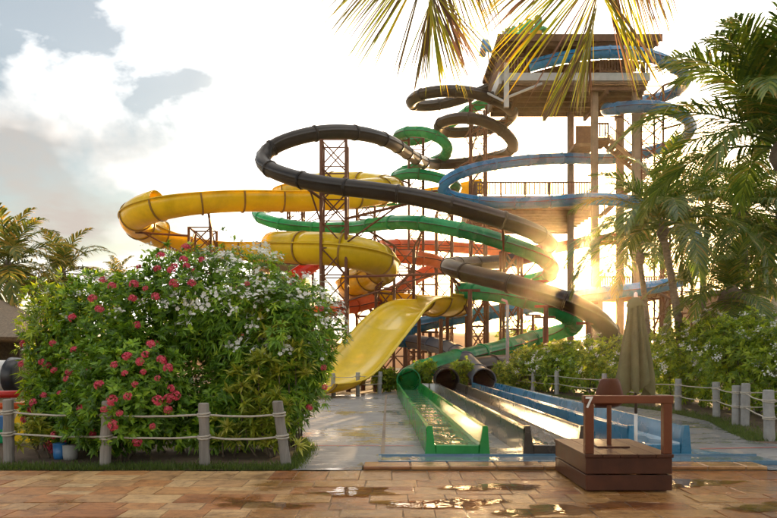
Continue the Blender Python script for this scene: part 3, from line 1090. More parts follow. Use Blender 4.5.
def yellow_slide():
    def pz(px, z, d):
        return Vector((GX(px, d), d, z))
    pts = [pz(485, 17.4, 60), pz(430, 17.0, 62), pz(340, 16.5, 63), pz(300, 16.1, 61), pz(283, 15.8, 57), pz(308, 15.35, 53), pz(350, 15.0, 51), pz(385, 14.3, 49.5), pz(391, 13.5, 47),
           pz(375, 12.6, 44), pz(345, 12.0, 42.5), pz(300, 11.6, 41.5), P(240, 196, 40), P(190, 199, 38.8), P(152, 206, 38.8), P(134, 217, 40.5), P(144, 228, 43.5), P(170, 237, 45.3), P(205, 242, 45.3),
           P(232, 245, 43), P(258, 246, 39.5), P(295, 247, 37), P(340, 249, 35.6), P(372, 256, 36), P(384, 266, 38.5), P(372, 276, 41.5), P(350, 283, 44.5), P(358, 289, 47.5), P(400, 295, 47),
           P(440, 298, 43), P(458, 299, 38.5), P(447, 298.5, 34.5), P(425, 296.5, 31.8), P(411, 298.5, 30.6), P(398, 309, 29.4), P(383, 326.5, 28.2), P(368, 344, 27.1), P(354, 361, 26.1), P(344, 373, 25.4), P(334, 379.5, 24.8), P(324, 381, 24.2), P(303, 382, 23.0)]
    path = smooth_path(resample(smooth_path(resample(catmull(pts, 12), 0.5), 3), 0.5), 2)
    fr = frames(path)
    PATHS['yellow'] = path
    root = empty('raft_slide', (path[-1].x, path[-1].y, 0), 'wide yellow raft slide with open trough and long final chute', 'water slide')
    Rr = 0.95
    n = 16

    def trough(a0, a1, r0, flat=1.0):
        outer = []; inner = []
        for k in range(n + 1):
            an = a0 + (a1 - a0) * k / n
            outer.append((math.cos(an) * r0, math.sin(an) * r0 * flat))
            inner.append((math.cos(an) * (r0 - .05), math.sin(an) * (r0 - .05) * flat))
        # rolled lip at both rims
        lip1 = (outer[-1][0] + .07, outer[-1][1]); lip0 = (outer[0][0] - .07, outer[0][1])
        e1 = [(outer[-1][0] + .09, outer[-1][1] - .05), (outer[-1][0] + .09, outer[-1][1] + .03)]
        e0 = [(outer[0][0] - .09, outer[0][1] + .03), (outer[0][0] - .09, outer[0][1] - .05)]
        return outer + e1 + list(reversed(inner)) + e0
    N = len(fr)
    # index of where the final chute starts
    start = min(range(N), key=lambda i: (path[i] - P(425, 296.5, 31.8)).length)
    lids = []
    spots = [(P(190, 199, 38.8), P(150, 230, 43.5)), (P(258, 246, 39.5), P(372, 276, 41.5)), (pz(308, 15.35, 53), pz(375, 12.6, 44))]
    for a, b in spots:
        ia = min(range(N), key=lambda i: (path[i] - a).length)
        ib = min(range(N), key=lambda i: (path[i] - b).length)
        lids.append((min(ia, ib), max(ia, ib)))
    per = 5
    i = 0
    while i < N - 1:
        j = min(i + per, N - 1)
        if N - 1 - j < 2:
            j = N - 1
        chute = i >= start - 3
        if chute:
            k = min(1.0, (i - start + 3) / 10)
            k2 = min(1.0, (j - start + 3) / 10)

            def prof_c(kk):
                return [(x * (1 + .40 * kk), z * (1 - .48 * kk)) for x, z in trough(math.radians(185 + 0 * kk), math.radians(355), Rr)]
            pa = [prof_c(k + (k2 - k) * q / max(1, j - i)) for q in range(j - i + 1)]
            mm = MB()
            nn = len(pa[0])
            for q in range(j - i + 1):
                p, s, u, t = fr[i + q]
                for (a, b) in pa[q]:
                    mm.v.append(tuple(p + s * a + u * b))
            for q in range(j - i):
                for w in range(nn):
                    w2 = (w + 1) % nn
                    mm.f.append((q * nn + w, q * nn + w2, q * nn + nn + w2, q * nn + nn + w)); mm.mi.append(0)
            prof = pa[-1]
        else:
            prof = trough(math.radians(172), math.radians(368), Rr)
            mm = sweep(fr[i:j + 1], prof, True)
        mm.build('trough_section', 'fibre_yellow', root, smooth=True)
        # rib flange under the joint
        p, s, u, t = fr[j]
        sc = 1.0
        out_p = prof[:n + 1]
        fm = MB()
        for dt in (-.05, .05):
            for (a, b) in out_p:
                fm.v.append(tuple(p + t * dt + s * a * 1.0 + u * b * 1.0))
            for (a, b) in out_p:
                fm.v.append(tuple(p + t * dt + s * a * 1.075 + u * b * 1.075))
        q = n + 1
        for k in range(n):
            fm.f.append((q + k, q + k + 1, 3 * q + k + 1, 3 * q + k)); fm.mi.append(0)
            fm.f.append((k, k + 1, q + k + 1, q + k)); fm.mi.append(0)
            fm.f.append((2 * q + k, 3 * q + k, 3 * q + k + 1, 2 * q + k + 1)); fm.mi.append(0)
        fm.build('rib', 'yellow_seam', root)
        for (ia, ib) in lids:
            if i >= ia and j <= ib + per:
                lp = []
                for k in range(n + 1):
                    an = math.radians(8) + math.radians(164) * k / n
                    lp.append((math.cos(an) * Rr, math.sin(an) * Rr * .9 + .02))
                li = [(x * .95, z * .95) for x, z in reversed(lp)]
                lm = sweep(fr[i:j + 1], lp + li, True, caps=True)
                lm.build('lid_section', 'fibre_yellow', root, smooth=True)
                fm = MB()
                for dt in (-.04, .04):
                    for kk in (1.0, 1.06):
                        for (a, b) in lp:
                            fm.v.append(tuple(p + t * dt + s * a * kk + u * b * kk))
                for k in range(n):
                    fm.f.append((q + k, q + k + 1, 3 * q + k + 1, 3 * q + k)); fm.mi.append(0)
                    fm.f.append((k, k + 1, q + k + 1, q + k)); fm.mi.append(0)
                    fm.f.append((2 * q + k, 3 * q + k, 3 * q + k + 1, 2 * q + k + 1)); fm.mi.append(0)
                fm.build('lid_rib', 'yellow_seam', root)
        i = j
    return root, path


ty, p_yellow = yellow_slide()
# posts carrying the yellow chute
tag_pts = [P(393, 326, 28.9), P(376, 346, 27.4), P(362, 366, 26.4), P(430, 300, 32.6), P(457, 300, 37.5)]
for c in tag_pts:
    for sx in (-.55, .55):
        beam('chute_post', (c.x + sx, c.y, 0), (c.x + sx, c.y, max(.3, c.z - .95)), 0.10, 'steel_brown', None).name = 'chute_post'
for o in list(COL.objects):
    if o.name.startswith('chute_post'):
        o.parent = ty
        o.location = o.location - ty.location

# small red slide and kiosk behind the big bush
red_pts = [P(330, 250, 47), P(318, 257, 46), P(300, 269, 45), P(280, 283, 44), P(262, 300, 43.5), P(245, 318, 43), P(225, 336, 42.5), P(205, 347, 42)]
rpath = resample(catmull(red_pts, 10), 0.5)
rfr = frames(rpath)
rroot = empty('body_slide', (rpath[-1].x, rpath[-1].y, 0), 'red open chute sloping down behind the white flowers', 'water slide')
pr = []
for k in range(13):
    an = math.radians(170) + math.radians(200) * k / 12
    pr.append((math.cos(an) * .75, math.sin(an) * .75))
pr = pr + [(x * .93, z * .93) for x, z in reversed(pr)]
i = 0
while i < len(rfr) - 1:
    j = min(i + 5, len(rfr) - 1)
    sweep(rfr[i:j + 1], pr, True, caps=True).build('trough_section', 'fibre_red', rroot, smooth=False)
    i = j
for k in (4, len(rfr) // 2, len(rfr) - 6):
    p = rpath[k]
    beam('post', (p.x, p.y, 0), (p.x, p.y, p.z - .7), .1, 'steel_brown', rroot)

kx, ky = GX(278, 52), 52
kr = empty('kiosk', (kx, ky, 0), 'kiosk with dark roof and pale wall behind the bush', 'kiosk')
MB().box(kx - 3.4, kx + 2.4, ky - 2, ky + 2, 0, 7.6).build('wall', 'plaster', kr)
MB().box(kx - .9, kx + 2.9, ky - 2.6, ky + 2.4, 8.4, 9.6, bev=.05).build('roof', 'dark_metal', kr)
MB().box(kx - 1.6, kx - .95, ky - 2.3, ky + 2.0, 7.61, 9.2, bev=.03).build('parapet', 'plaster', kr)

# ------------------------------------------------------------------ lattice masts


def mast(px, d, ztop, w, label, paths=(), n_arm=5, level=1.45, reach=6.5, r=0.085):
    x = GX(px, d)
    root = empty('lattice_mast', (x, d, 0), label, 'mast', 'brown lattice masts carrying the slides')
    c = [(x - w / 2, d - w / 2), (x + w / 2, d - w / 2), (x + w / 2, d + w / 2), (x - w / 2, d + w / 2)]
    for (a, b) in c:
        beam('post', (a, b, 0), (a, b, ztop), r, 'steel_brown', root, n=8)
    nl = max(1, int(round(ztop / level)))
    for i in range(nl):
        z0 = ztop * i / nl; z1 = ztop * (i + 1) / nl
        for k in range(4):
            a = c[k]; b = c[(k + 1) % 4]
            beam('horizontal_brace', (*a, z1 - .02), (*b, z1 - .02), r * .5, 'steel_brown', root, n=5)
            if (i + k) % 2:
                a, b = b, a
            beam('diagonal_brace', (*a, z0), (*b, z1), r * .5, 'steel_brown', root, n=5)
            if i % 2 == 0 and k % 2 == 0:
                beam('diagonal_brace', (*b, z0), (*a, z1), r * .5, 'steel_brown', root, n=5)
    # arms out to the slides
    for path, rad in paths:
        last = None
        cand = []
        for i in range(1, len(path) - 1):
            p = path[i]
            hd = math.hypot(p.x - x, p.y - d)
            if w * .5 + rad < hd < reach and p.z - rad < ztop + 1.2:
                hp = math.hypot(path[i - 1].x - x, path[i - 1].y - d); hn = math.hypot(path[i + 1].x - x, path[i + 1].y - d)
                cand.append((hd, i))
        cand.sort()
        used = []
        for hd, i in cand:
            if len(used) >= n_arm:
                break
            if all(abs(i - j) > 11 for j in used):
                used.append(i)
                p = path[i]
                zz = min(ztop, p.z - rad - .12)
                e = Vector((p.x, p.y, p.z - rad * .98))
                s = min(c, key=lambda q: math.hypot(q[0] - p.x, q[1] - p.y))
                sv = Vector((s[0], s[1], min(zz, ztop)))
                beam('arm', sv, e, .075, 'steel_brown', root, n=6)
                lo = Vector((s[0], s[1], max(.2, sv.z - 1.3)))
                beam('strut', lo, sv.lerp(e, .85), .05, 'steel_brown', root, n=5)
    return root


RB, RG, RBl, RO, RY = .43, .42, .43, .5, .95
mast(334.5, 35.6, 13.1, 1.35, 'tall brown lattice mast inside the wide black loop', [(p_black, RB)], 5, reach=7)
mast(203, 41.8, 9.6, 1.4, 'short brown lattice mast inside the left yellow turn', [(p_yellow, RY)], 5, reach=6)
mast(478, 51.2, 21.0, 1.15, 'tallest brown lattice mast inside the two stacked black rings', [(p_black, RB)], 7, reach=5)
mast(416, 54.0, 19.8, 1.2, 'brown lattice mast topped by two stacked green rings', [(p_green, RG)], 6, reach=5)
mast(404, 43.0, 8.6, 1.3, 'brown lattice mast beneath the green tube by the yellow bend', [(p_green, RG), (p_yellow, RY)], 3, reach=6)
mast(511, 36.6, 7.4, 1.0, 'brown lattice mast inside the lower black bend', [(p_black, RB), (p_green, RG)], 4, reach=6)
mast(478, 35.2, 4.6, 0.9, 'low brown lattice mast under the lower green bend beside the lamp pole', [(p_green, RG), (p_black, RB)], 2, reach=4)
mast(648, 48.3, 21.2, 1.6, 'brown lattice mast inside the blue curl by the tower roof', [(p_blue, RBl)], 5, reach=6)
mast(296, 57.0, 15.0, 1.3, 'far brown lattice mast left of the black loop mast', [(p_yellow, RY), (p_green, RG)], 3, reach=7)
mast(366, 47.5, 13.0, 1.3, 'brown lattice mast under the upper yellow turn', [(p_yellow, RY), (p_orange, RO)], 3, reach=6)
mast(444, 50.4, 12.5, 1.2, 'brown lattice mast beside the left end of the blue tube', [(p_blue, RBl), (p_orange, RO)], 3, reach=5)
mast(385, 40.0, 5.6, 1.1, 'low brown lattice mast behind the yellow chute', [(p_yellow, RY)], 2, reach=5)
mast(676, 46.0, 10.4, 1.5, 'brown lattice mast behind the umbrella and palms', [(p_blue, RBl)], 3, reach=5)


def prop(px, d, ztop, label):
    x = GX(px, d)
    root = empty('support_post', (x, d, 0), label, 'post', 'single posts under the tubes')
    beam('post', (x, d, 0), (x, d, ztop), .11, 'steel_brown', root, n=10)
    beam('crossbar', (x - .5, d, ztop - .02), (x + .5, d, ztop - .02), .07, 'steel_brown', root, n=6)
    return root


for (px, d, z) in ((448, 38.5, 3.1), (533, 40.5, 4.0), (430, 37.7, 2.85), (590, 41.2, 4.8), (588, 28.3, 2.9), (545, 32.5, 3.4), (419, 39, 1.7), (546, 29.1, 3.7), (470, 32, 4.7)):
    prop(px, d, z, 'single brown steel post holding up the ' + {448: 'lower blue tube beside the yellow chute', 533: 'lower blue tube behind the green bend', 430: 'blue tube end close to the chute', 590: 'pale blue tube below the tower', 588: 'black tube end at the hedge', 545: 'lowest green bend', 419: 'dull blue tube above the round bushes', 546: 'long black tube above the bright bushes', 470: 'black and green bend'}[px])

# ------------------------------------------------------------------ slide tower
tw = empty('slide_tower', (13.0, 50, 0), 'tall timber roofed slide tower with decks and stairs on concrete columns', 'tower')


def tpart(name, mb, matname, parent=tw):
    return mb.build(name, matname, parent)


RX0, RX1, RY0, RY1 = 7.55, 18.9, 45.0, 52.4
# flat roof of boards on rafters
roof = tpart('roof', MB().box(RX0, RX1, RY0, RY1, 23.35, 23.6), 'roof_board')
yy = RY0 + .25
while yy < RY1:
    tpart('rafter', MB().box(RX0 + .1, RX1 - .1, yy, yy + .16, 23.05, 23.345), 'roof_board', roof)
    yy += 1.15
xx = RX0 + .3
while xx < RX1:
    tpart('purlin', MB().box(xx, xx + .12, RY0 + .05, RY1 - .05, 22.86, 23.045), 'roof_board', roof)
    xx += 1.9
tpart('fascia', MB().box(RX0 - .03, RX1 + .03, RY0 - .12, RY0 - .005, 23.2, 23.68), 'roof_board', roof)
# top deck
DZ = 21.35
tpart('deck_slab', MB().box(8.0, 18.4, 46.0, 51.6, 20.75, DZ), 'concrete_column')
for k in range(10):
    x0 = 8.1 + k * 1.03
    tpart('soffit_board', MB().box(x0, x0 + .99, 46.1, 51.5, 20.66, 20.745), 'deck_board')
for k in range(6):
    tpart('joist', MB().box(8.05, 18.35, 46.3 + k * 1.0, 46.48 + k * 1.0, 20.36, 20.655), 'roof_board')
for xg in (9.2, 12.2, 15.4, 17.9):
    tpart('girder', MB().box(xg, xg + .22, 46.05, 51.5, 20.02, 20.355), 'roof_board')
tpart('edge_beam', MB().box(7.95, 18.45, 45.8, 45.995, 20.86, DZ + .05), 'painted_steel')
tpart('edge_beam', MB().box(7.78, 7.99, 45.8, 51.6, 20.62, DZ + .12), 'painted_steel')


def railing(a, b, z, h=1.05, step=.2, parent=tw, matname='rail_wood'):
    a = Vector(a); b = Vector(b)
    L = (b - a).length
    beam('top_rail', (a.x, a.y, z + h), (b.x, b.y, z + h), .14, matname, parent, kind='box', r2=.11)
    beam('bottom_rail', (a.x, a.y, z + .12), (b.x, b.y, z + .12), .07, matname, parent, kind='box', r2=.05)
    n = int(L / 1.9) + 1
    for i in range(n + 1):
        p = a.lerp(b, i / n)
        beam('rail_post', (p.x, p.y, z), (p.x, p.y, z + h + .06), .11, matname, parent, kind='box')
    n = int(L / step)
    for i in range(1, n):
        p = a.lerp(b, i / n)
        beam('baluster', (p.x, p.y, z + .12), (p.x, p.y, z + h), .085, matname, parent, kind='box')


railing((8.05, 46.0, 0), (9.8, 46.0, 0), DZ + .12)
railing((15.0, 46.0, 0), (18.3, 46.0, 0), DZ + .12, step=.2)
railing((7.9, 46.0, 0), (7.9, 51.5, 0), DZ + .12, step=.25)
# columns
for (x, yv, z1, w) in ((GX(570.5, 51), 51, 20.64, .44), (GX(594.5, 47), 47, 20.60, .44), (GX(620, 51), 51, 20.64, .5), (17.9, 47, 20.6, .5), (GX(508, 51), 51.0, 20.6, .0), (GX(600, 56), 57, 12.4, .5)):
    if w:
        tpart('column', MB().box(x - w / 2, x + w / 2, yv - w / 2, yv + w / 2, 0, z1, bev=.04), 'concrete_column')
# roof posts on the deck
for (x, yv) in ((8.2, 46.2), (8.2, 51.3), (13.2, 46.2), (18.1, 46.2), (18.1, 51.3), (13.2, 51.3)):
    tpart('roof_post', MB().box(x - .11, x + .11, yv - .11, yv + .11, DZ + .001, 22.85), 'rail_wood')
# slanted bracket under the front left corner
tpart('corner_post', MB().box(8.12, 8.45, 45.55, 45.79, 18.9, 22.0), 'painted_steel')
beam('bracket', (8.3, 45.7, 19.6), (10.8, 45.7, 20.6), .09, 'painted_steel', tw)
beam('bracket', (8.2, 45.7, 19.3), (7.2, 48.0, 20.9), .09, 'painted_steel', tw)
# middle platform
PZ = 13.75
mid = tpart('platform', MB().box(6.6, 16.2, 50.0, 59.0, PZ - .95, PZ), 'concrete_column')
for k in range(8):
    tpart('soffit_board', MB().box(6.7 + k * 1.18, 6.7 + k * 1.18 + 1.13, 50.1, 58.9, PZ - 1.02, PZ - .955), 'deck_board')
for k in range(9):
    tpart('joist', MB().box(6.7, 16.1, 50.3 + k * 1.0, 50.5 + k * 1.0, PZ - 1.36, PZ - 1.025), 'roof_board')
railing((6.8, 50.05, 0), (16.1, 50.05, 0), PZ, h=1.05)
railing((6.7, 50.1, 0), (6.7, 58.9, 0), PZ, h=1.05, step=.3)
# stair landing between the columns
tpart('landing', MB().box(GX(572, 50), GX(593, 50), 49.2, 52, 17.3, 17.55), 'deck_board')
tpart('landing_panel', MB().box(GX(574, 49.8), GX(590, 49.8), 49.3, 49.38, 17.56, 18.9), 'rail_wood')
railing((GX(597, 49), 49.0, 0), (GX(608, 49), 49.0, 0), 17.9, step=.18)
tpart('landing', MB().box(GX(596, 49), GX(610, 49), 48.9, 51, 17.65, 17.89), 'deck_board')


def stair(a, b, w, n):
    a = Vector(a); b = Vector(b)
    for s in (0, w):
        beam('stringer', (a.x, a.y + s, a.z - .1), (b.x, b.y + s, b.z - .1), .09, 'deck_board', tw, kind='box', r2=.3)
        beam('handrail', (a.x, a.y + s, a.z + .95), (b.x, b.y + s, b.z + .95), .08, 'rail_wood', tw, kind='box', r2=.06)
        for i in range(0, n + 1, 2):
            p = a.lerp(b, i / n)
            beam('baluster', (p.x, p.y + s, p.z), (p.x, p.y + s, p.z + .95), .05, 'rail_wood', tw, kind='box')
    for i in range(n):
        p = a.lerp(b, (i + .5) / n)
        beam('tread', (p.x, p.y + .02, p.z), (p.x, p.y + w - .02, p.z), .28, 'deck_board', tw, kind='box', r2=.05)


stair((GX(610, 49), 49.0, 17.8), (GX(650, 49), 49.0, 15.2), 1.2, 14)
stair((GX(650, 51), 51.0, 20.9), (GX(612, 51), 51.0, 17.9), 1.2, 14)
stair((GX(646, 48), 48.0, 15.0), (GX(604, 48), 48.0, 12.0), 1.2, 14)
# lower landing towards the palms
tpart('lower_platform', MB().box(GX(588, 50), GX(668, 50), 49.0, 54, 5.9, 6.35), 'deck_board')
railing((GX(600, 49.1), 49.05, 0), (GX(666, 49.1), 49.05, 0), 6.35, step=.18)
for px in (598, 640, 664):
    x = GX(px, 49.4)
    tpart('column', MB().box(x - .3, x + .3, 49.1, 49.7, 0, 5.89, bev=.03), 'concrete_column')
for (x0, x1) in ((640, 664),):
    beam('cross_brace', (GX(x0, 49), 49.0, .3), (GX(x1, 49), 49.0, 5.6), .07, 'steel_brown', tw)
    beam('cross_brace', (GX(x1, 49), 49.0, .3), (GX(x0, 49), 49.0, 5.6), .07, 'steel_brown', tw)


def text_mesh(ch, h, depth, matname, name):
    cu = bpy.data.curves.new(name, 'FONT')
    cu.body = ch
    cu.size = 1.0
    cu.extrude = depth / 2
    cu.offset = 0.02
    cu.resolution_u = 2
    o = bpy.data.objects.new('tmp', cu)
    COL.objects.link(o)
    dg = bpy.context.evaluated_depsgraph_get()
    me = bpy.data.meshes.new_from_object(o.evaluated_get(dg))
    bpy.data.objects.remove(o)
    bpy.data.curves.remove(cu)
    co = np.array([v.co[:] for v in me.vertices])
    mn = co.min(0); mx = co.max(0)
    me.transform(Matrix.Translation((-(mn[0] + mx[0]) / 2, -mn[1], 0)))
    k = h / (mx[1] - mn[1])
    me.transform(Matrix.Diagonal((k, k, 1, 1)))
    me.materials.clear()
    me.materials.append(M[matname])
    me.name = name
    return me


# roof sign: raised letters climbing towards the front
sg = empty('roof_sign', P(520, 40, 46.5), 'sign of raised green block letters standing on the tower roof', 'sign')
word = "BUMUL"
for i, ch in enumerate(word):
    t = i / (len(word) - 1)
    px = 510.5 + 31 * t; d = 49.0 - 3.2 * t
    ptop = 28.5 - 13.5 * t; pbot = 40 - 8.5 * t
    z1 = CAM_H + (HORIZON - ptop) * d / F; z0 = CAM_H + (HORIZON - pbot) * d / F
    me = text_mesh(ch, z1 - z0, .55, 'sign_green', 'letter')
    o = link('letter', me, sg)
    o.location = Vector((GX(px, d), d, z0)) - sg.location
    o.rotation_euler = (math.radians(90), 0, math.radians(-48))
    beam('sign_post', (GX(px, d), d, 23.6), (GX(px, d), d, z0 + .1), .05, 'painted_steel', sg)
for k in range(3):
    px = 524 + k * 7
    d = 46.6 - k * .45
    mm = MB().box(GX(px, d) - .24, GX(px, d) + .24, d - .1, d + .1, CAM_H + (HORIZON - 39.5 + k * 2.5) * d / F, CAM_H + (HORIZON - 35.5 + k * 2.5) * d / F, bev=.03)
    mm.build('sign_block', 'sign_yellow', sg)
    beam('sign_post', (GX(px, d), d, 23.6), (GX(px, d), d, CAM_H + (HORIZON - 38 + k * 2.5) * d / F), .05, 'painted_steel', sg)
me = text_mesh("A", 1.1, .5, 'sign_blue', 'letter')
o = link('letter', me, sg); o.location = P(485.5, 54, 49) - sg.location; o.rotation_euler = (math.radians(90), 0, math.radians(-62))
beam('sign_post', P(488, 51, 49), Vector((RX0 + .05, 49, 23.5)), .06, 'painted_steel', sg)
me = text_mesh("N", .6, .4, 'sign_blue', 'letter')
o = link('letter', me, sg); o.location = P(502.5, 41, 48.5) - sg.location; o.rotation_euler = (math.radians(90), 0, math.radians(-55))
beam('sign_post', P(502.5, 41, 48.5), Vector((P(502.5, 41, 48.5).x, 48.5, 23.6)), .06, 'painted_steel', sg)

# ------------------------------------------------------------------ podium with lifeguard seat
PX0, PX1, PY0, PY1, PH = 2.155, 3.10, 7.10, 8.40, 0.415
pod = empty('lifeguard_podium', ((PX0 + PX1) / 2, (PY0 + PY1) / 2, 0), 'brown stained wooden podium with front rail numbered 7', 'podium')
for (z0, z1) in ((0.02, 0.185), (0.20, 0.375)):
    MB().box(PX0, PX1, PY0, PY0 + .03, z0, z1, bev=.004).build('front_board', 'stain_wood', pod)
    MB().box(PX0, PX1, PY1 - .03, PY1, z0, z1, bev=.004).build('back_board', 'stain_wood', pod)
    MB().box(PX0 + .002, PX0 + .032, PY0 + .031, PY1 - .031, z0, z1, bev=.004).build('side_board', 'stain_wood', pod)
    MB().box(PX1 - .032, PX1 - .002, PY0 + .031, PY1 - .031, z0, z1, bev=.004).build('side_board', 'stain_wood', pod)
nb = 5
bw = (PX1 - PX0 + .03) / nb
for k in range(nb):
    x0 = PX0 - .015 + k * bw
    MB().box(x0 + .003, x0 + bw - .003, PY0 - .015, PY1 + .015, .377, PH, bev=.004).build('top_board', 'stain_wood', pod)
for (x, yv) in ((PX0 + .08, PY0 + .1), (PX1 - .08, PY0 + .1), (PX0 + .08, PY1 - .1), (PX1 - .08, PY1 - .1)):
    MB().box(x - .04, x + .04, yv - .04, yv + .04, 0, .376).build('foot_block', 'stain_wood', pod)
RT = 1.055
for x0 in (PX0 - .005, PX1 - .095):
    MB().box(x0, x0 + .095, PY0 - .003, PY0 + .08, PH + .001, RT - .085, bev=.006).build('rail_post', 'stain_wood_rail', pod)
MB().box(PX0 - .02, PX1 + .015, PY0 - .005, PY0 + .09, RT - .084, RT, bev=.006).build('top_rail', 'stain_wood_rail', pod)
me = text_mesh("7", .125, .002, 'white_paint', 'numeral')
o = link('numeral', me, pod); o.location = Vector((PX0 + .037, PY0 - .0075, RT - .135)) - pod.location; o.rotation_euler = (math.radians(90), 0, math.radians(-4))
o.rotation_euler = (math.radians(90), 0, 0)
# the seat
sx, sy = 2.63, 7.75
seat = empty('swivel_chair', (sx, sy, PH), 'brown moulded swivel seat on a pole seen from behind on the podium', 'chair')
MB().box(sx - .19, sx + .19, sy - .17, sy + .17, PH + .001, PH + .018, bev=.004).build('base_plate', 'stain_wood', seat)
beam('pole', (sx, sy, PH + .015), (sx, sy, .90), .028, 'stain_wood_rail', seat, n=12)
# moulded shell: backrest with sloped shoulders, curved pan facing the flumes
m = MB()
rows = [(0.862, .09, .30), (.866, .12, .16), (.882, .145, .04), (.92, .172, -.02), (.975, .180, -.04), (1.05, .160, -.05), (1.13, .137, -.06), (1.19, .118, -.065), (1.212, .10, -.066), (1.222, .07, -.066)]
nn = 9
for side in (0, 1):
    for (z, hw, dy) in rows:
        for k in range(nn):
            a = -1 + 2 * k / (nn - 1)
            yv = sy + dy + .05 * a * a - (.018 if side else 0)
            m.v.append((sx + hw * a, yv, z - (.012 if side and dy > .1 else 0)))
NR = len(rows)
for side in (0, 1):
    o0 = side * NR * nn
    for r_ in range(NR - 1):
        for k in range(nn - 1):
            q = o0 + r_ * nn + k
            f = (q, q + 1, q + nn + 1, q + nn)
            m.f.append(f if side else tuple(reversed(f))); m.mi.append(0)
bd = [k for k in range(nn)] + [r_ * nn + nn - 1 for r_ in range(1, NR)] + [(NR - 1) * nn + k for k in range(nn - 2, -1, -1)] + [r_ * nn for r_ in range(NR - 2, 0, -1)]
for i in range(len(bd)):
    a = bd[i]; b = bd[(i + 1) % len(bd)]
    m.f.append((a, b, b + NR * nn, a + NR * nn)); m.mi.append(0)
m.smooth = True
m.build('shell', 'seat_plastic', seat)

# ------------------------------------------------------------------ folded umbrella
ux, uy = 3.28, 8.62
um = empty('folded_umbrella', (ux, uy, .056), 'closed olive green parasol on a pole behind the podium', 'umbrella')
MB().box(ux - .16, ux + .16, uy - .13, uy + .13, .059, .13, bev=.006).build('base_plate', 'dark_metal', um)
MB().tube([(ux, uy, .13), (ux, uy, .72)], .022, 12).build('lower_pole', 'white_paint', um, smooth=True)
MB().tube([(ux, uy, .72), (ux, uy, 2.25)], .019, 12).build('pole', 'dark_metal', um, smooth=True)
MB().tube([(ux, uy, 2.25), (ux, uy, 2.27), (ux, uy, 2.32), (ux, uy, 2.335)], [.02, .026, .022, .008], 10).build('finial', 'white_paint', um, smooth=True)
m = MB()
prof = [(2.262, .015), (2.25, .04), (2.225, .075), (2.17, .095), (2.08, .098), (1.96, .105), (1.8, .125), (1.6, .15), (1.4, .175), (1.25, .195), (1.12, .205), (1.02, .195)]
NA = 96
hem = [0.06 * math.sin(3 * 2 * math.pi * k / NA + .6) + 0.07 * math.sin(2 * math.pi * k / NA * 5 + 2) for k in range(NA)]
for i, (z, rr) in enumerate(prof):
    t = i / (len(prof) - 1)
    fold = 0.10 + .46 * min(1, max(0, (2.2 - z) / .5))
    for k in range(NA):
        an = 2 * math.pi * k / NA
        tw_ = an + .35 * t
        w1 = abs(math.sin(4 * tw_ + .5 * math.sin(2 * an + 3 * t))) ** .7
        rad = rr * (1 - fold + fold * 1.4 * w1 + .06 * math.sin(3 * an + 5 * t))
        zz = z + (hem[k] * 1.2 if i == len(prof) - 1 else hem[k] * .6 if i == len(prof) - 2 else 0)
        m.v.append((ux - .02 * t + math.cos(tw_) * rad, uy + math.sin(tw_) * rad, zz))
for i in range(len(prof) - 1):
    for k in range(NA):
        k2 = (k + 1) % NA
        m.f.append((i * NA + k, i * NA + NA + k, i * NA + NA + k2, i * NA + k2)); m.mi.append(0)
m.f.append(tuple(range(NA))); m.mi.append(0)
m.smooth = True
can = m.build('canopy', 'umbrella_cloth', um)
m = MB()
prof = [(2.268, .018), (2.258, .045), (2.235, .082), (2.19, .112), (2.15, .122)]
for i, (z, rr) in enumerate(prof):
    for k in range(48):
        an = 2 * math.pi * k / 48
        rad = rr * (1 + .06 * math.cos(5 * an) * (i / 4))
        m.v.append((ux + math.cos(an) * rad, uy + math.sin(an) * rad, z - (.02 * (1 + math.cos(3 * an + 1.2)) * (i / 4))))
for i in range(4):
    for k in range(48):
        k2 = (k + 1) % 48
        m.f.append((i * 48 + k, i * 48 + 48 + k, i * 48 + 48 + k2, i * 48 + k2)); m.mi.append(0)
m.smooth = True
m.build('top_vent', 'umbrella_cloth', can)

# lamp pole by the green tubes
lx, ly = GX(507.5, 27.2), 27.2
lp_ = empty('lamp_pole', (lx, ly, 0), 'slim pale grey pole rising from the bright bushes', 'pole')
MB().tube([(lx, ly, 0), (lx, ly, 3.6)], .07, 12).build('pole', 'white_post', lp_, smooth=True)
MB().tube([(lx, ly, 3.6), (lx - .05, ly, 3.75), (lx - .25, ly, 3.82)], .055, 10).build('arm', 'white_post', lp_, smooth=True)

# ------------------------------------------------------------------ plants


def rosettes(tips, axes, nl, length, width, spread=(35, 85), droop=0.15, seedtint=(0, 1), bias=None):
    """whorls of leaves at branch tips"""
    N = len(tips)
    base = np.repeat(tips, nl, axis=0)
    ax = norm(np.repeat(axes, nl, axis=0))
    M_ = len(base)
    rnd = norm(R.normal(size=(M_, 3)))
    perp = norm(rnd - ax * np.sum(rnd * ax, 1, keepdims=True))
    ang = np.radians(R.uniform(spread[0], spread[1], M_))[:, None]
    d = ax * np.cos(ang) + perp * np.sin(ang)
    up = ax * np.sin(ang) - perp * np.cos(ang)
    base = base - ax * R.uniform(0, .06, M_)[:, None]
    Ls = R.uniform(length[0], length[1], M_)
    Ws = Ls * R.uniform(width[0], width[1], M_)
    tt = np.clip(np.repeat(R.random(N), nl) * .6 + R.random(M_) * .4, 0, 1) ** .85
    if bias is not None:
        tt = np.clip(tt * np.repeat(bias, nl), 0, 1)
    return leaves(base, d, up, Ls, Ws, tt, cup=.18, droop=droop)


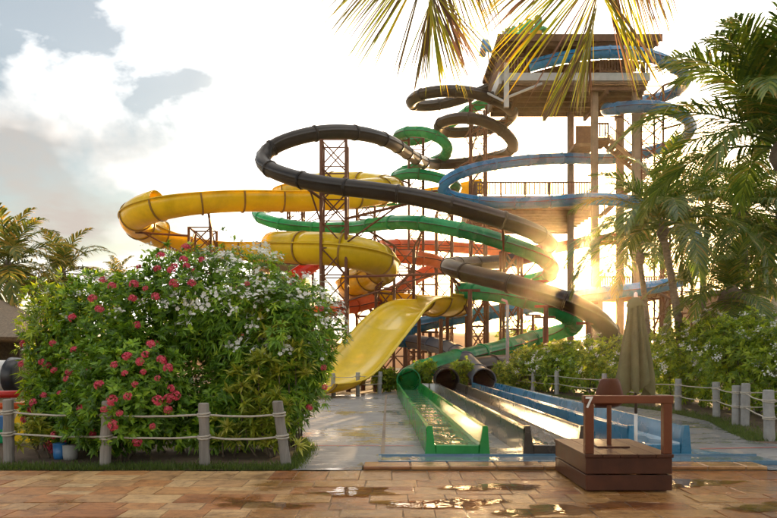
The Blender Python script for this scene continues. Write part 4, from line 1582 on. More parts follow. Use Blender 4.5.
def lobes_sample(lobes, n, others=(), rmin=.55, rmax=1.05, zmin=.1):
    """points near the surface of a union of ellipsoids (lumpy), with outward normals"""
    L = np.array(lobes)
    vol = (L[:, 3] * L[:, 4] + L[:, 4] * L[:, 5] + L[:, 3] * L[:, 5])
    allL = np.array(list(lobes) + list(others))
    pts = []; nrm = []
    got = 0
    while got < n:
        k = R.choice(len(L), size=n, p=vol / vol.sum())
        u = norm(R.normal(size=(n, 3)))
        # lumps
        lump = 1 + .10 * np.sin(u[:, 0] * 7 + k) * np.sin(u[:, 1] * 6 + 1.3 * k) + .08 * np.sin(u[:, 2] * 9 + 2 * k)
        rad = (1 - (1 - rmin) * R.random(n) ** 2.2) * lump * rmax
        p = L[k, :3] + u * L[k, 3:6] * rad[:, None]
        ok = p[:, 2] > zmin
        for q in range(len(allL)):
            dd = np.sqrt((((p - allL[q, :3]) / allL[q, 3:6]) ** 2).sum(1))
            ok &= (dd > .62) | ((k == q) & (q < len(L)))
        nn_ = norm(u / L[k, 3:6])
        pts.append(p[ok]); nrm.append(nn_[ok]); got += ok.sum()
    return np.concatenate(pts)[:n], np.concatenate(nrm)[:n]


def flower_mesh(name, matname, kind, seed):
    """a cluster of small flowers, each on a short stalk from one common point"""
    r = np.random.default_rng(seed)
    vs = [np.array([0, 0, -.03])]; fs = []; ts = []
    ball = kind == 'ball'
    nfl = 34 if ball else int(r.integers(9, 16))
    npet = 4 if ball else 5
    for i in range(nfl):
        if ball:
            u = r.normal(size=3); u[2] = abs(u[2]) * .9 + .05; u /= np.linalg.norm(u)
            c = u * .052 * r.uniform(.8, 1.1)
            pr_ = r.uniform(.017, .023)
        else:
            c = np.array([r.normal(0, .05), r.normal(0, .05), r.uniform(0, .05)])
            u = np.array([r.normal(0, .5), r.normal(0, .5), 1.0]); u /= np.linalg.norm(u)
            pr_ = r.uniform(.017, .026)
        a = np.cross(u, r.normal(size=3)); a /= np.linalg.norm(a); b = np.cross(u, a)
        ic = len(vs)
        vs.append(c); vs.append(c - u * .004 + a * .003)
        fs.append((0, ic + 1, ic)); ts.append(.3)
        for k in range(npet):
            an = 2 * math.pi / npet * k
            d = a * math.cos(an) + b * math.sin(an); sd = -a * math.sin(an) + b * math.cos(an)
            o = len(vs)
            vs += [c + d * pr_ * .62 + sd * pr_ * .42 + u * .005, c + d * pr_ + u * .004, c + d * pr_ * .62 - sd * pr_ * .42 + u * .005]
            fs.append((ic, o, o + 1, o + 2)); ts.append(r.random())
    me = bpy.data.meshes.new(name)
    me.from_pydata([tuple(v) for v in vs], [], fs)
    me.materials.append(M[matname])
    attr_tint(me, ts)
    return me


PINK = [flower_mesh('flower_cluster', 'petal_pink', 'ball', s) for s in (1, 2, 3)]
WHITE = [flower_mesh('flower_cluster', 'petal_white', 'spray', s) for s in (4, 5, 6, 7)]


def put_flowers(root, meshes, pts, nrms, scale=(0.8, 1.3)):
    for p, nv in zip(pts, nrms):
        o = link('flower_cluster', rng.choice(meshes), root)
        o.location = Vector(p) - root.location
        a = (Vector(nv) + Vector((0, 0, .5))).normalized()
        o.rotation_mode = 'QUATERNION'
        o.rotation_quaternion = a.to_track_quat('Z', 'Y') @ Quaternion((0, 0, 1), rng.uniform(0, 6.28))
        s = rng.uniform(*scale)
        o.scale = (s, s, s)


def stems(root, lobes, n, zb=0.0, r=.02):
    for i in range(n):
        L = lobes[i % len(lobes)]
        bx = L[0] + rng.uniform(-.25, .25) * L[3]; by = L[1] + rng.uniform(-.3, .3) * L[4]
        tx = L[0] + rng.uniform(-.7, .7) * L[3]; ty_ = L[1] + rng.uniform(-.7, .5) * L[4]
        tz = L[2] + L[5] * rng.uniform(.1, .6)
        pts = catmull([(bx, by, zb), (bx + (tx - bx) * .3 + rng.uniform(-.06, .06), by + (ty_ - by) * .3, tz * .4), (tx, ty_, tz)], 5)
        MB().tube(pts, [r * (1 - .6 * k / (len(pts) - 1)) * rng.uniform(.9, 1.1) for k in range(len(pts))], 6).build('stem', 'stem', root, smooth=True)


def shrub(name, lobes, label, leafmat, ntips, nl, length, width, others=(), spread=(35, 85), droop=.15, group=None, flowers=(), nstem=8, cat='shrub', rmin=.55, zmin=.1):
    base = (np.mean([l[0] for l in lobes]), np.mean([l[1] for l in lobes]), 0)
    root = empty(name, base, label, cat, group)
    tips, nr = lobes_sample(lobes, ntips, others, rmin=rmin, zmin=zmin)
    spr = R.random(len(tips)) < .09
    tips = tips + (nr * .7 + np.array([0, 0, .5])) * (spr * R.uniform(.05, .20, len(tips)))[:, None]
    ax = nr + np.array([0, 0, .55]) + R.normal(0, .25, nr.shape)
    nc = ntips // 4
    La = np.array(lobes)
    kk = R.integers(0, len(La), nc)
    uu = norm(R.normal(size=(nc, 3)))
    core = La[kk, :3] + uu * La[kk, 3:6] * R.uniform(.15, .7, nc)[:, None]
    core[:, 2] = np.maximum(core[:, 2], .12)
    tips = np.concatenate([tips, core]); ax = np.concatenate([ax, uu + np.array([0, -.3, .5])])
    v, f, t = rosettes(tips, ax, nl, length, width, spread, droop)
    o = np_mesh('foliage', v, f, leafmat, t, root)
    stuff(o)
    stems(root, lobes, nstem)
    for meshes, pts, nrms, sc in flowers:
        put_flowers(root, meshes, pts, nrms, sc)
    return root


IX = [(-4.85, 10.5, 1.35, .75, .85, 1.2), (-4.25, 10.4, 1.85, .95, .95, 1.0), (-3.75, 9.55, 1.0, .85, .85, .85), (-3.35, 10.5, 2.25, .85, .95, .88), (-4.9, 10.2, .7, .75, .7, .65), (-3.3, 9.95, .55, .9, .65, .5), (-3.9, 9.2, .72, .72, .62, .58), (-4.3, 9.95, .5, .8, .6, .45)]
WH = [(-2.45, 10.6, 2.15, 1.0, .95, .98), (-1.65, 10.5, 1.85, .80, .90, .92), (-1.95, 10.3, 1.05, .85, .70, .85), (-1.55, 10.5, 1.3, .50, .6, .7), (-2.5, 10.1, .7, .8, .6, .65)]


def surface_at(lobes, x, z):
    """front (camera side) point of the union of lobes"""
    best = None
    for L in lobes:
        q = 1 - ((x - L[0]) / L[3]) ** 2 - ((z - L[2]) / L[5]) ** 2
        if q > 0:
            yv = L[1] - L[4] * math.sqrt(q)
            if best is None or yv < best[0]:
                nv = Vector(((x - L[0]) / L[3] ** 2, (yv - L[1]) / L[4] ** 2, (z - L[2]) / L[5] ** 2)).normalized()
                best = (yv, nv)
    return best


pink_px = [(132, 357), (150, 355), (145, 362), (117, 288), (165, 258), (175, 272), (190, 268), (178, 285), (130, 373), (95, 370), (75, 372), (133, 396), (118, 400), (66, 393), (50, 395), (88, 408),
           (166, 360), (172, 368), (162, 378), (175, 388), (119, 424), (157, 425), (55, 443), (72, 428), (85, 440), (100, 432), (180, 395), (40, 402), (142, 440), (60, 370), (105, 385), (162, 400),
           (150, 290), (137, 300), (105, 310), (178, 268), (195, 285), (160, 298), (205, 262), (120, 365), (70, 437), (57, 447), (155, 345), (98, 300), (187, 262), (108, 282), (140, 384), (48, 362), (125, 412), (148, 372)]
fp = []; fn = []
for (px, py) in pink_px:
    for d in (9.9,):
        x = GX(px, d); z = CAM_H + (HORIZON - py) * d / F
        s = surface_at(IX + WH, x, z)
        if s:
            d2 = s[0]
            x = GX(px, d2); z = CAM_H + (HORIZON - py) * d2 / F
            fp.append((x, d2 - .17, z)); fn.append(s[1])
ep, en = lobes_sample([(*L[:3], L[3] * 1.08, L[4] * 1.08, L[5] * 1.08) for L in IX], 150, WH, rmin=.97, zmin=.3)
ek = [i for i in range(150) if en[i][1] < -.1][:26]
fp += [tuple(ep[i]) for i in ek]; fn += [tuple(en[i]) for i in ek]
shrub('ixora_shrub', IX, 'big dark green shrub covered in pink red flower balls', 'leaf_ixora', 5000, 9, (.07, .135), (.34, .46), others=WH, nstem=16,
      flowers=[(PINK, fp, fn, (.7, 1.3))])
wp, wn = lobes_sample([(*L[:3], L[3] * 1.04, L[4] * 1.04, L[5] * 1.04) for L in WH], 260, IX, rmin=.96)
keep = [i for i in range(len(wp)) if wp[i][2] > 1.55 and wp[i][1] < 10.9]
pw2, nw2 = lobes_sample([(*L[:3], L[3] * 1.04, L[4] * 1.04, L[5] * 1.04) for L in IX], 120, WH, rmin=.96)
keep2 = [i for i in range(len(pw2)) if pw2[i][2] > 2.0 and pw2[i][1] < 10.9][:22]
shrub('white_flowered_shrub', WH, 'tall green shrub with white flower sprays on its crown beside the yellow chute', 'leaf_white_shrub', 3700, 10, (.08, .155), (.22, .32), others=IX, nstem=14, droop=.3,
      flowers=[(WHITE, wp[keep][:125], wn[keep][:125], (.95, 1.8)), (WHITE, pw2[keep2], nw2[keep2], (.6, 1.1)),
               (PINK, [(-1.02, 9.9, 2.2), (-.95, 10.1, 1.75), (-1.0, 10.0, 1.3), (-.98, 10.0, 1.0), (-1.2, 9.9, .7), (-2.9, 9.7, 2.75), (-2.1, 9.65, 2.55)], [(0, -1, .3)] * 7, (.7, 1.0))])

# slim bamboo-like shrub at the far left of the bush
SL = [(-5.5, 10.4, 1.5, .32, .4, 1.1), (-5.3, 10.3, 2.0, .48, .5, .7), (-5.3, 10.1, .9, .35, .4, .6)]
shrub('slender_shrub', SL, 'airy slender shrub beside the pink flowered bush with yellow green leaves', 'leaf_hedge', 420, 7, (.09, .16), (.22, .32), others=IX, nstem=14, flowers=[(WHITE, [(-5.4, 9.95, 2.2), (-5.2, 9.9, 2.45), (-5.55, 10.0, 1.6)], [(0, -1, .6)] * 3, (.6, .9))])


def croton(spots, label, group=None):
    xs = [s[0] for s in spots]; ys = [s[1] for s in spots]
    root = empty('croton_shrub', (np.mean(xs), np.mean(ys), 0), label, 'shrub', group)
    V = []; Fc = []; T = []; off = 0
    tips = []; axs = []
    for (x, yv, z, n) in spots:
        for i in range(n * 2):
            tx = x + rng.uniform(-.2, .2); ty_ = yv + rng.uniform(-.12, .12); tz = z + rng.uniform(-.22, .22)
            tips.append((tx, ty_, tz)); axs.append((rng.uniform(-.4, .4), rng.uniform(-.7, .1), 1))
        pts = catmull([(x + rng.uniform(-.15, .15), yv + .15, 0), (x, yv + .1, z * .5), (x, yv, z)], 4)
        MB().tube(pts, [.016, .015, .014, .013, .012, .011, .010, .009, .008][:len(pts)], 6).build('stem', 'stem', root, smooth=True)
    tips = np.array(tips); axs = np.array(axs)
    v, f, t = rosettes(tips, axs, 20, (.12, .23), (.17, .26), (20, 95), .25)
    o = np_mesh('foliage', v, f, 'leaf_croton', t, root)
    stuff(o)
    return root


croton([(-2.05, 9.35, .45, 5), (-1.75, 9.3, .35, 5), (-1.85, 9.35, .85, 5), (-2.15, 9.45, 1.1, 5), (-1.55, 9.4, .75, 5), (-1.9, 9.5, 1.35, 5), (-1.6, 9.5, 1.2, 4), (-2.4, 9.3, .4, 3), (-1.45, 9.4, .35, 4)],
       'yellow green croton filling the gap by the leaning fence post')
croton([(-1.75, 9.75, 1.95, 5), (-1.5, 9.7, 1.7, 5), (-1.95, 9.75, 2.35, 3), (-1.4, 9.8, 1.45, 4)], 'taller yellow croton rising in front of the white flowered shrub')
croton([(-4.95, 9.3, .3, 5), (-5.15, 9.3, .45, 4)], 'small yellow croton behind the left fence post')

# hedge along the right fence
hp = [(6.0, 27.6), (6.9, 25.9), (7.7, 24.0), (8.4, 22.0), (8.9, 20.0), (9.2, 18.3), (9.35, 16.7), (9.6, 15.2), (10.4, 14.2)]
hh = [1.75, 1.9, 2.05, 2.1, 2.3, 2.45, 2.4, 2.25, 2.1]
HL = []
for (x, yv), h in zip(hp, hh):
    HL.append([(x, yv, h * .5, 1.15, 1.15, h * .52), (x + rng.uniform(-.3, .3), yv + rng.uniform(-.5, .5), h * .68, .75, .8, h * .36)])
for i, lob in enumerate(HL):
    oth = [l for j, q in enumerate(HL) if abs(j - i) == 1 for l in q]
    big = [(*l[:3], l[3] * 1.05, l[4] * 1.05, l[5] * 1.05) for l in lob]
    fpnt, fnrm = lobes_sample(big, 80, oth, rmin=.97)
    kp = [k for k in range(80) if fpnt[k][2] > hh[i] * .45 and fnrm[k][0] * -.5 + fnrm[k][1] * -.8 > -.2][:16]
    shrub('hedge_shrub', lob, 'leafy green shrub dotted with small white flowers in the fence hedge', 'leaf_hedge', 620, 9, (.10, .18), (.28, .42), others=oth,
          group='white flowered hedge shrubs along the right fence', nstem=7, flowers=[(WHITE, fpnt[kp], fnrm[kp], (.8, 1.3))], zmin=.05)

# bright low bushes by the flume mouths
for (px, d, w, h, lab) in ((526, 28.5, 1.0, 1.55, 'sunlit yellow green bush beside the slim grey pole'), (553, 28.2, 1.2, 1.75, 'sunlit bush beside the white flowered hedge'),
                           (425.5, 26.0, .75, 1.5, 'round green bush between the green and brown flume mouths'), (461.5, 26.0, .8, 1.5, 'round olive bush between the brown and blue flume mouths'),
                           (386, 26.5, .55, .9, 'small bush beside the foot of the yellow chute'), (503, 27.0, .5, 1.1, 'narrow bright shrub at the foot of the slim grey pole')):
    x = GX(px, d)
    lob = [(x, d, h * .5, w, w * .8, h * .5), (x + w * .3, d - .1, h * .68, w * .6, w * .6, h * .34), (x - w * .35, d, h * .62, w * .55, w * .6, h * .33)]
    if 'between' in lab:        # squeezed up between two tubes, spreading above them
        lob = [(x, d, .5, .24, .3, .5), (x - .12, d, .98, .30, .35, .20), (x + .14, d + .1, 1.05, .30, .35, .20)]
    shrub('bush', lob, lab, 'leaf_hedge', 320, 8, (.10, .18), (.3, .42), nstem=5)

# pale planters next to the flume mouths
for (x, lab) in ((1.35, 'white planter tub between the green and brown mouths'), (1.78, 'pale planter tub beside the brown mouth')):
    m = MB().tube([(x, 24.9, 0.004), (x, 24.9, .05), (x, 24.9, .38), (x, 24.9, .40), (x, 24.9, .37)], [.16, .165, .20, .21, .17], 14)
    tag(m.build('planter', 'white_paint', smooth=True), lab, 'planter')

# ------------------------------------------------------------------ palms


def frond_mesh(rachis, nleaf, llen, wid, matname, seed, angle=(62, 24), droop=.55, tone=(0, 1), rr=.022, golden=0.0, skip=0.0, petiole=.14, vee=.25, patch=0.0, tipmin=.28, apow=1.0):
    """one pinnate frond along a list of points; leaflets on both sides"""
    r = random.Random(seed)
    path = resample(catmull(rachis, 10), .06)
    fr = frames(path)
    n = len(fr)
    V = []; Fc = []; T = []
    # rachis as a tapering 4-sided rod
    st = max(1, n // 14)
    idx = list(range(0, n, st))
    if idx[-1] != n - 1:
        idx.append(n - 1)
    for q, i in enumerate(idx):
        p, s, u, t = fr[i]
        k = rr * (1.25 - 1.1 * i / n)
        for (a, b) in ((k, 0), (0, k), (-k, 0), (0, -k)):
            V.append(p + s * a + u * b)
    for q in range(len(idx) - 1):
        for k in range(4):
            k2 = (k + 1) % 4
            Fc.append((q * 4 + k, q * 4 + k2, q * 4 + 4 + k2, q * 4 + 4 + k)); T.append(.55)
    pch = {}
    for side in (-1, 1):
        for i in range(nleaf):
            f = petiole + (1 - petiole) * (i + .5 + r.uniform(-.3, .3)) / nleaf
            if r.random() < skip:
                continue
            p, s, u, t = fr[min(n - 1, int(f * (n - 1)))]
            an = math.radians(angle[0] + (angle[1] - angle[0]) * f ** apow + r.uniform(-6, 6))
            prof = (tipmin + (1 - tipmin) * min(1, (1 - f) / .16)) * min(1, .5 + f * 4) if tipmin > .5 else max(tipmin, math.sin(math.pi * min(1, .18 + .82 * f) ** .9) * .75 + .28)
            L = llen * prof * r.uniform(.85, 1.1)
            d = t * math.cos(an) + s * side * math.sin(an) + u * vee * r.uniform(.4, 1.3)
            d.normalize()
            dz = Vector((0, 0, -1))
            w = wid * r.uniform(.8, 1.15)
            nrm_ = (u * 1.0 + s * side * -.2).normalized()
            ws = d.cross(nrm_).normalized()
            dr = droop * r.uniform(.6, 1.4)
            q0 = p
            q1 = p + d * L * .38 + dz * L * dr * .10
            q2 = p + d * L * .72 + dz * L * dr * .34
            q3 = p + d * L * .95 + dz * L * dr * .72
            o = len(V)
            V.extend([q0 - ws * w * .3, q0 + ws * w * .3, q1 - ws * w * .5, q1 + ws * w * .5, q2 - ws * w * .38, q2 + ws * w * .38, q3])
            tv = r.uniform(*tone)
            if r.random() < golden:
                tv = r.uniform(.85, 1)
            if patch:
                key = (side, i // 4)
                if key not in pch:
                    pch[key] = r.random() < patch
                if pch[key] and f > .2:
                    tv = r.uniform(.72, 1)
            Fc.extend([(o, o + 1, o + 3, o + 2), (o + 2, o + 3, o + 5, o + 4), (o + 4, o + 5, o + 6)])
            T.extend([tv, tv, min(1, tv + .05)])
    me = bpy.data.meshes.new('frond')
    me.from_pydata([tuple(v) for v in V], [], Fc)
    me.materials.append(M[matname])
    attr_tint(me, T)
    return me


def frond_curve(elev, L):
    """arching rachis starting at elevation elev (deg), bending under its weight"""
    pts = [Vector((0, 0, 0))]
    a = math.radians(elev)
    n = 9
    for i in range(n):
        t = (i + 1) / n
        pts.append(pts[-1] + Vector((math.cos(a), 0, math.sin(a))) * (L / n))
        a -= math.radians((6.5 + 8 * t) * (0.55 + .45 * math.cos(max(-1.5, a))))
        a = max(a, math.radians(-85))
    return pts


ELEV = (82, 66, 50, 34, 18, 2, -18, -38)


def frond_set(matname, L, nleaf, llen, wid, seed, **kw):
    out = {}
    for k, e in enumerate(ELEV):
        out[e] = [frond_mesh(frond_curve(e + 4 * v, L * (1 if e < 60 else .9)), nleaf, llen, wid, matname, seed + k * 3 + v, droop=.5 + .1 * v, **kw) for v in (0, 1)]
    return out


def trunk(root, a, b, r0, r1, bend=.3):
    a = Vector(a); b = Vector(b)
    mid_ = a.lerp(b, .5) + Vector((bend, 0, 0))
    pts = resample(catmull([a, mid_, b], 14), .16)
    rad = []
    for i in range(len(pts)):
        t = i / (len(pts) - 1)
        k = r0 + (r1 - r0) * min(1, t * 1.15)
        if t < .08:
            k *= 1 + .5 * (1 - t / .08)
        rad.append(k * (1.05 if i % 2 else .95))
    MB().tube(pts, rad, 12).build('trunk', 'bark_palm', root, smooth=False)


def palm(base, top, label, fset, nfr, scale=1.0, r0=.14, r1=.10, seed=0, bend=.2, group='coconut palms', low=True, dead=0, elevs=None):
    rr = random.Random(seed)
    root = empty('coconut_palm', base, label, 'palm tree', group)
    trunk(root, base, top, r0, r1, bend)
    topv = Vector(top)
    MB().tube([topv - Vector((0, 0, .25)), topv, topv + Vector((0, 0, .25)), topv + Vector((0, 0, .5))], [r1 * 1.1, r1 * 1.9, r1 * 1.5, r1 * .4], 10).build('crown_shaft', 'bark_palm', root, smooth=True)
    els = elevs or ELEV
    for i in range(nfr):
        e = els[min(len(els) - 1, int(len(els) * ((i + .5) / nfr)))]
        o = link('frond', rr.choice(fset[e]), root)
        o.location = topv + Vector((0, 0, .18)) - root.location
        o.rotation_euler = (rr.uniform(-.12, .12), rr.uniform(-.08, .08), i * 2.399 + rr.uniform(-.25, .25))
        s = scale * rr.uniform(.88, 1.1)
        o.scale = (s, s, s)
    return root


FS = frond_set('leaf_palm', 3.3, 56, .95, .042, 100, golden=.03)
FG = frond_set('leaf_palm_gold', 3.1, 34, .85, .07, 300, golden=.15)

palm((GX(685, 20), 20, 0), (GX(663, 20), 20, 5.25), 'coconut palm with slim leaning trunk rising behind the hedge near the umbrella', FS, 26, 1.05, .14, .10, 1, .12, elevs=(82, 66, 50, 34, 18, 2))
palm((8.9, 13.6, 0), (8.2, 13.5, 5.6), 'tall coconut palm with big drooping fronds leaning over the rope fence corner', FS, 36, 1.08, .18, .14, 2, .25, elevs=(82, 82, 66, 66, 50, 34, 18))
palm((GX(733, 19.5), 19.5, 0), (GX(732, 19.5), 19.5, 3.1), 'short stout palm with low spreading fronds just behind the hedge', FS, 24, .85, .24, .22, 3, 0)
palm((GX(748, 22.5), 22.5, 0), (GX(742, 22.5), 22.5, 6.2), 'dark coconut palm behind the short stout palm', FS, 26, 1.0, .13, .10, 4, .1)
palm((GX(650, 26), 26, 0), (GX(640, 26), 26, 5.3), 'thin coconut palm beside the tower columns behind the umbrella', FS, 20, .9, .14, .10, 5, .1, elevs=(82, 66, 50, 34, 18, 2))
palm((GX(790, 24), 24, 0), (GX(780, 24), 24, 6.4), 'coconut palm close to the pale building', FS, 26, 1.05, .14, .10, 6, .1)
palm((GX(706, 28), 28, 0), (GX(708, 28), 28, 7.6), 'tall coconut palm in the back of the grove beside the blue tube', FS, 24, 1.0, .14, .11, 8, -.2, elevs=(82, 66, 50, 34, 18, 2))
palm((GX(8, 27), 27, 0), (GX(8, 27), 27, 5.0), 'golden backlit palm beside the thatched hut', FG, 26, 1.0, .15, .11, 9, .2)
palm((GX(60, 31), 31, 0), (GX(62, 31), 31, 5.2), 'golden backlit palm behind the slender shrub', FG, 24, .95, .15, .11, 10, .1)
palm((GX(120, 38), 38, 0), (GX(118, 38), 38, 5.6), 'small far palm with its tips just above the pink flowers', FG, 16, .7, .14, .10, 12, 0)

# tall palm beside the camera whose fronds hang into the top of the view
fpr = empty('coconut_palm', (2.6, -1.6, 0), 'overhanging palm whose drooping browned fronds hang before the tower top', 'palm tree', 'coconut palms')
trunk(fpr, (2.6, -1.6, 0), (1.6, -.4, 6.4), .19, .14, .2)
crown = Vector((1.6, -.4, 6.4))


def hang(name, pts, n, ll, wd, seed, **kw):
    me = frond_mesh([Vector(p) - Vector(fpr.location) for p in pts], n, ll, wd, 'leaf_palm_front', seed, **kw)
    return link('frond', me, fpr)


hang('frond', [crown, (1.15, 1.6, 6.6), (.65, 3.4, 5.7), P(428, -60, 4.5), P(431, -10, 4.55), P(431.5, 22, 4.5)], 370, 1.24, .0115, 21, angle=(64, 5), apow=7, droop=.10, tone=(.1, .68), patch=.34, rr=.007, vee=.1, petiole=.3, tipmin=.51)
hang('frond', [crown, (1.7, 1.6, 6.7), (1.75, 3.3, 5.8), P(606, -60, 4.4), P(599, -6, 4.5), P(592, 26, 4.5), P(586, 50, 4.45)], 390, 1.24, .012, 22, angle=(70, 8), apow=6, droop=.10, tone=(.1, .68), patch=.40, rr=.007, vee=.1, petiole=.3, tipmin=.51)
hang('frond', [crown, (.5, 1.2, 6.8), (-.3, 2.8, 6.0), P(330, -170, 4.3), P(340, -140, 4.3), P(345, -90, 4.3)], 200, 1.05, .0125, 23, angle=(64, 6), apow=7, droop=.08, tone=(0, .6), patch=.1, rr=.007, vee=.1, petiole=.3, tipmin=.51)
for k, (az, el) in enumerate(((150, 40), (200, 55), (250, 30), (300, 50), (20, 45), (330, 20), (110, 70))):
    o = link('frond', FS[50 if el > 45 else 34][k % 2], fpr)
    o.location = crown - fpr.location
    o.rotation_euler = (0, 0, math.radians(az + 90))

# ------------------------------------------------------------------ background buildings and the play corner
bx0, bd = GX(728, 44), 44
bl = empty('building', (bx0 + 5, bd + 3, 0), 'low pale plastered building behind the palm grove', 'building')
MB().box(bx0, bx0 + 16, bd, bd + 8, 0, 5.6).build('wall', 'plaster', bl)
MB().box(bx0 - .4, bx0 + 16.4, bd - .4, bd + 8.4, 5.6, 5.95, bev=.04).build('roof', 'concrete_column', bl)
for k in range(4):
    x = bx0 + 1.2 + k * 3.6
    w = MB().box(x, x + 1.8, bd - .03, bd - .004, 2.0, 4.2).build('window', 'dark_glass', bl)
    MB().box(x - .12, x + 1.92, bd - .09, bd - .031, 1.86, 1.99).build('sill', 'concrete_column', w)
    MB().box(x + .86, x + .94, bd - .06, bd - .031, 2.0, 4.2).build('mullion', 'white_paint', w)

hx, hy = -16.3, 24.5
hut = empty('thatched_hut', (hx, hy, 0), 'open hut with grey brown thatched roof behind the flowering shrubs', 'hut')
m = MB()
NS = 28
for j, (z, w) in enumerate(((2.0, 4.1), (2.12, 4.25), (2.7, 3.2), (3.3, 2.1), (3.9, .9), (4.1, .1))):
    for k in range(NS):
        an = 2 * math.pi * k / NS
        m.v.append((hx + math.cos(an) * w * (1 + rng.uniform(-.015, .015)), hy + math.sin(an) * w, z + rng.uniform(-.03, .03)))
for j in range(5):
    for k in range(NS):
        k2 = (k + 1) % NS
        m.f.append((j * NS + k, j * NS + k2, j * NS + NS + k2, j * NS + NS + k)); m.mi.append(0)
m.f.append(tuple(reversed(range(NS)))); m.mi.append(0)
m.build('thatch_roof', 'thatch', hut)
for k in range(8):
    an = 2 * math.pi * (k + .5) / 8
    beam('post', (hx + math.cos(an) * 3.5, hy + math.sin(an) * 3.5, 0), (hx + math.cos(an) * 3.5, hy + math.sin(an) * 3.5, 2.3), .09, 'stem', hut, n=8)
MB().box(hx - 2.5, hx + 2.5, hy + 1.2, hy + 1.6, 0, 2.4).build('back_wall', 'stem', hut)

# children's play unit glimpsed at the left edge
pxc, pyc = -7.3, 12.2
pl = empty('play_slide', (pxc, pyc, 0), 'colourful play slide with red rails and yellow side panel at the left edge', 'play slide')
MB().tube([(pxc - 1.3, pyc, 1.1), (pxc + .2, pyc, 1.1)], .30, 20, caps=True).build('tunnel', 'white_paint', pl, smooth=True)
MB().tube([(pxc + .2, pyc, 1.1), (pxc + .23, pyc, 1.1), (pxc + .41, pyc, 1.1), (pxc + .43, pyc, 1.1)], [.33, .36, .34, .28], 20).build('collar', 'black_plastic', pl, smooth=True)
MB().tube([(pxc - 1.6, 10.9, .80), (-5.85, 10.7, .86)], .06, 10).build('rail', 'fibre_red', pl, smooth=True)
MB().tube([(pxc - 1.6, 10.95, .62), (-5.9, 10.75, .66)], .055, 10).build('rail', 'fibre_orange', pl, smooth=True)
m = MB()
for k in range(13):
    an = math.pi * k / 12
    for yv in (10.95, 11.03):
        m.v.append((-5.95 - math.cos(an) * .42, yv, .02 + math.sin(an) * .72))
for k in range(12):
    m.f.append((k * 2, k * 2 + 2, k * 2 + 3, k * 2 + 1)); m.mi.append(0)
m.f.append(tuple(range(0, 26, 2))); m.mi.append(0)
m.f.append(tuple(reversed(range(1, 26, 2)))); m.mi.append(0)
m.build('side_panel', 'fibre_yellow', pl)
MB().box(-7.9, -6.35, 10.92, 11.0, .02, .48, bev=.02).build('side_panel', 'toy_blue', pl)
MB().box(-7.0, -6.38, 10.86, 10.915, .02, .25, bev=.02).build('step', 'fibre_green', pl)
for x in (-7.4, -6.4, -5.9):
    beam('upright', (x, 11.1, 0), (x, 11.1, .86), .045, 'painted_steel', pl, n=8)
beam('upright', (pxc - .2, pyc, 0), (pxc - .2, pyc, .82), .07, 'painted_steel', pl, n=8)

# small tubs under the bush
m = MB().tube([(-4.55, 9.3, .005), (-4.55, 9.3, .06), (-4.55, 9.3, .2), (-4.55, 9.3, .21), (-4.55, 9.3, .17)], [.09, .1, .105, .11, .09], 14)
tag(m.build('bucket', 'white_post', smooth=True), 'small pale grey bucket on the grass under the pink flowers', 'bucket')
m = MB().tube([(-4.74, 9.38, .005), (-4.74, 9.38, .06), (-4.74, 9.38, .22), (-4.74, 9.38, .23), (-4.74, 9.38, .18)], [.08, .09, .095, .1, .08], 14)
tag(m.build('bucket', 'toy_blue', smooth=True), 'small blue bucket beside the pale grey one under the bush', 'bucket')

# backlit trees between the slides and the hill
for (px, d, w, h, lab) in ((525, 52, 2.6, 4.4, 'golden backlit tree glimpsed between the slide masts'), (548, 56, 2.4, 3.6, 'low backlit tree beyond the green tube bend'),
                           (600, 60, 3.0, 4.0, 'backlit tree beyond the tower columns'), (700, 36, 2.6, 3.6, 'leafy tree behind the palm grove'), (760, 33, 2.8, 3.4, 'bushy tree beside the pale building')):
    x = GX(px, d)
    root = empty('tree', (x, d, 0), lab, 'tree')
    lob = [(x, d, h * .62, w * .6, w * .6, h * .36), (x - w * .45, d, h * .5, w * .5, w * .5, h * .28), (x + w * .45, d, h * .55, w * .5, w * .5, h * .3)]
    tips, nr = lobes_sample(lob, 480, (), rmin=.4)
    v, f, t = rosettes(tips, nr + np.array([0, 0, .4]), 8, (.22, .38), (.35, .5), (30, 90), .2)
    stuff(np_mesh('crown', v, f, 'leaf_hedge', t, root))
    MB().tube([(x, d, 0), (x + .1, d, h * .35), (x, d, h * .7)], [.2, .15, .06], 8).build('trunk', 'stem', root, smooth=True)

# shallow puddles left on the terrace
def mat_puddle():
    m_, nt, b, out = new_mat('puddle_water')
    b.inputs['Base Color'].default_value = (0.9, 0.88, 0.85, 1)
    b.inputs['Roughness'].default_value = 0.03
    b.inputs['IOR'].default_value = 1.33
    b.inputs['Transmission Weight'].default_value = 1.0
    n_ = noise(nt, 7.0, 3, 0.5)
    bump(nt, b, n_.outputs['Fac'], 0.10, 0.02)


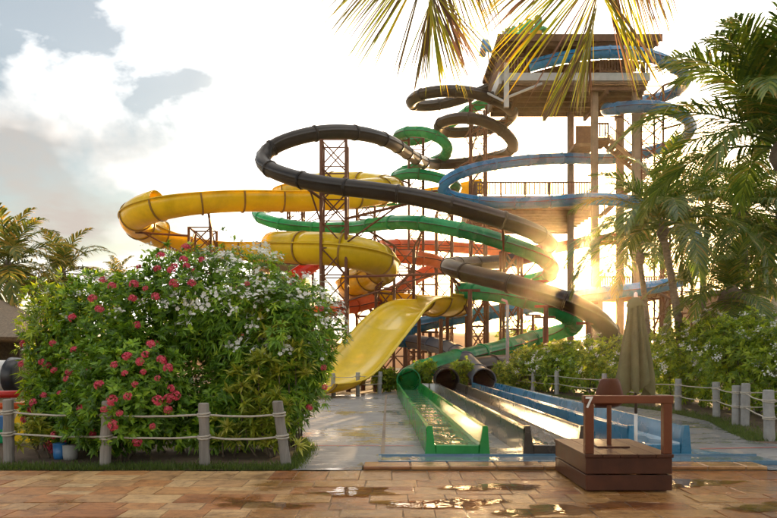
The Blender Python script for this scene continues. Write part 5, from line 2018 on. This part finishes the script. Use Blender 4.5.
mat_puddle()
pud = [(.55, 6.55, .55, .22, 'in front of the green flume'), (1.55, 6.25, .5, .2, 'beside the podium corner'), (-.35, 7.1, .45, .2, 'close to the grey path'), (1.2, 7.35, .5, .18, 'below the kerb stones'),
       (3.6, 7.6, .5, .2, 'behind the podium'), (-1.3, 6.5, .4, .16, 'in front of the leaning post'), (3.9, 6.4, .5, .2, 'on the paving right of the podium front'), (2.35, 6.5, .35, .13, 'just before the podium boards')]
for (cx, cy, rx, ry, where) in pud:
    pr_ = random.Random(int(cx * 100) + 999)
    ph = [pr_.uniform(0, 6.28) for _ in range(6)]
    ring = []
    for k in range(64):
        an = 2 * math.pi * k / 64
        q = 1 + .22 * math.sin(2 * an + ph[0]) + .18 * math.sin(3 * an + ph[1]) + .13 * math.sin(5 * an + ph[2]) + .09 * math.sin(8 * an + ph[3]) + .06 * math.sin(13 * an + ph[4])
        ring.append((cx + math.cos(an) * rx * q, cy + math.sin(an) * ry * q, .0065))
    mm = MB()
    mm.add(ring + [(cx, cy, .0075)], [(k, (k + 1) % 64, 64) for k in range(64)])
    tag(mm.build('puddle', 'puddle_water', smooth=True), 'shallow clear puddle on the stone paving ' + where, 'puddle', 'puddles on the paving')

# fallen leaves on the path and terrace
litter_me = []
for s in range(3):
    mm = MB()
    mm.add([(-.05, 0, 0), (0, .018, .006), (.055, 0, .002), (0, -.018, .007)], [(0, 3, 2, 1)])
    me = bpy.data.meshes.new('fallen_leaf'); me.from_pydata(mm.v, [], mm.f)
    me.materials.append(M[('leaf_croton', 'leaf_palm_gold', 'leaf_croton')[s]])
    attr_tint(me, [(.6, .9, 1.0)[s]])
    litter_me.append(me)
for i in range(46):
    if i < 34:
        x = rng.uniform(-1.1, .3); yv = rng.uniform(8.7, 14)
        x -= max(0, yv - 10.4) * .12
    else:
        x = rng.uniform(4.9, 6.6); yv = rng.uniform(12.5, 18)
    o = link('fallen_leaf', rng.choice(litter_me))
    o.location = (x, yv, .012)
    s_ = rng.uniform(.5, 1.1)
    o.scale = (s_, s_, 1); o.rotation_euler = (0, 0, rng.uniform(0, 6.28))
    tag(o, 'small fallen leaf lying on the wet grey paving', 'leaf', 'fallen leaves on the paving')

# ------------------------------------------------------------------ warm evening air
hm, hnt, hb, hout = new_mat('haze_air')
hnt.nodes.remove(hb)
pv = hnt.nodes.new('ShaderNodeVolumePrincipled')
pv.inputs['Color'].default_value = (1.0, 0.84, 0.60, 1)
pv.inputs['Density'].default_value = 0.0002
pv.inputs['Anisotropy'].default_value = 0.94
hnt.links.new(pv.outputs[0], hout.inputs['Volume'])
hz = MB().box(-420, 420, -120, 720, -1.1, 28.5).build('haze', 'haze_air')
hz['kind'] = 'stuff'
hz['label'] = 'thin warm evening haze glowing around the low sun'
hz['category'] = 'haze'
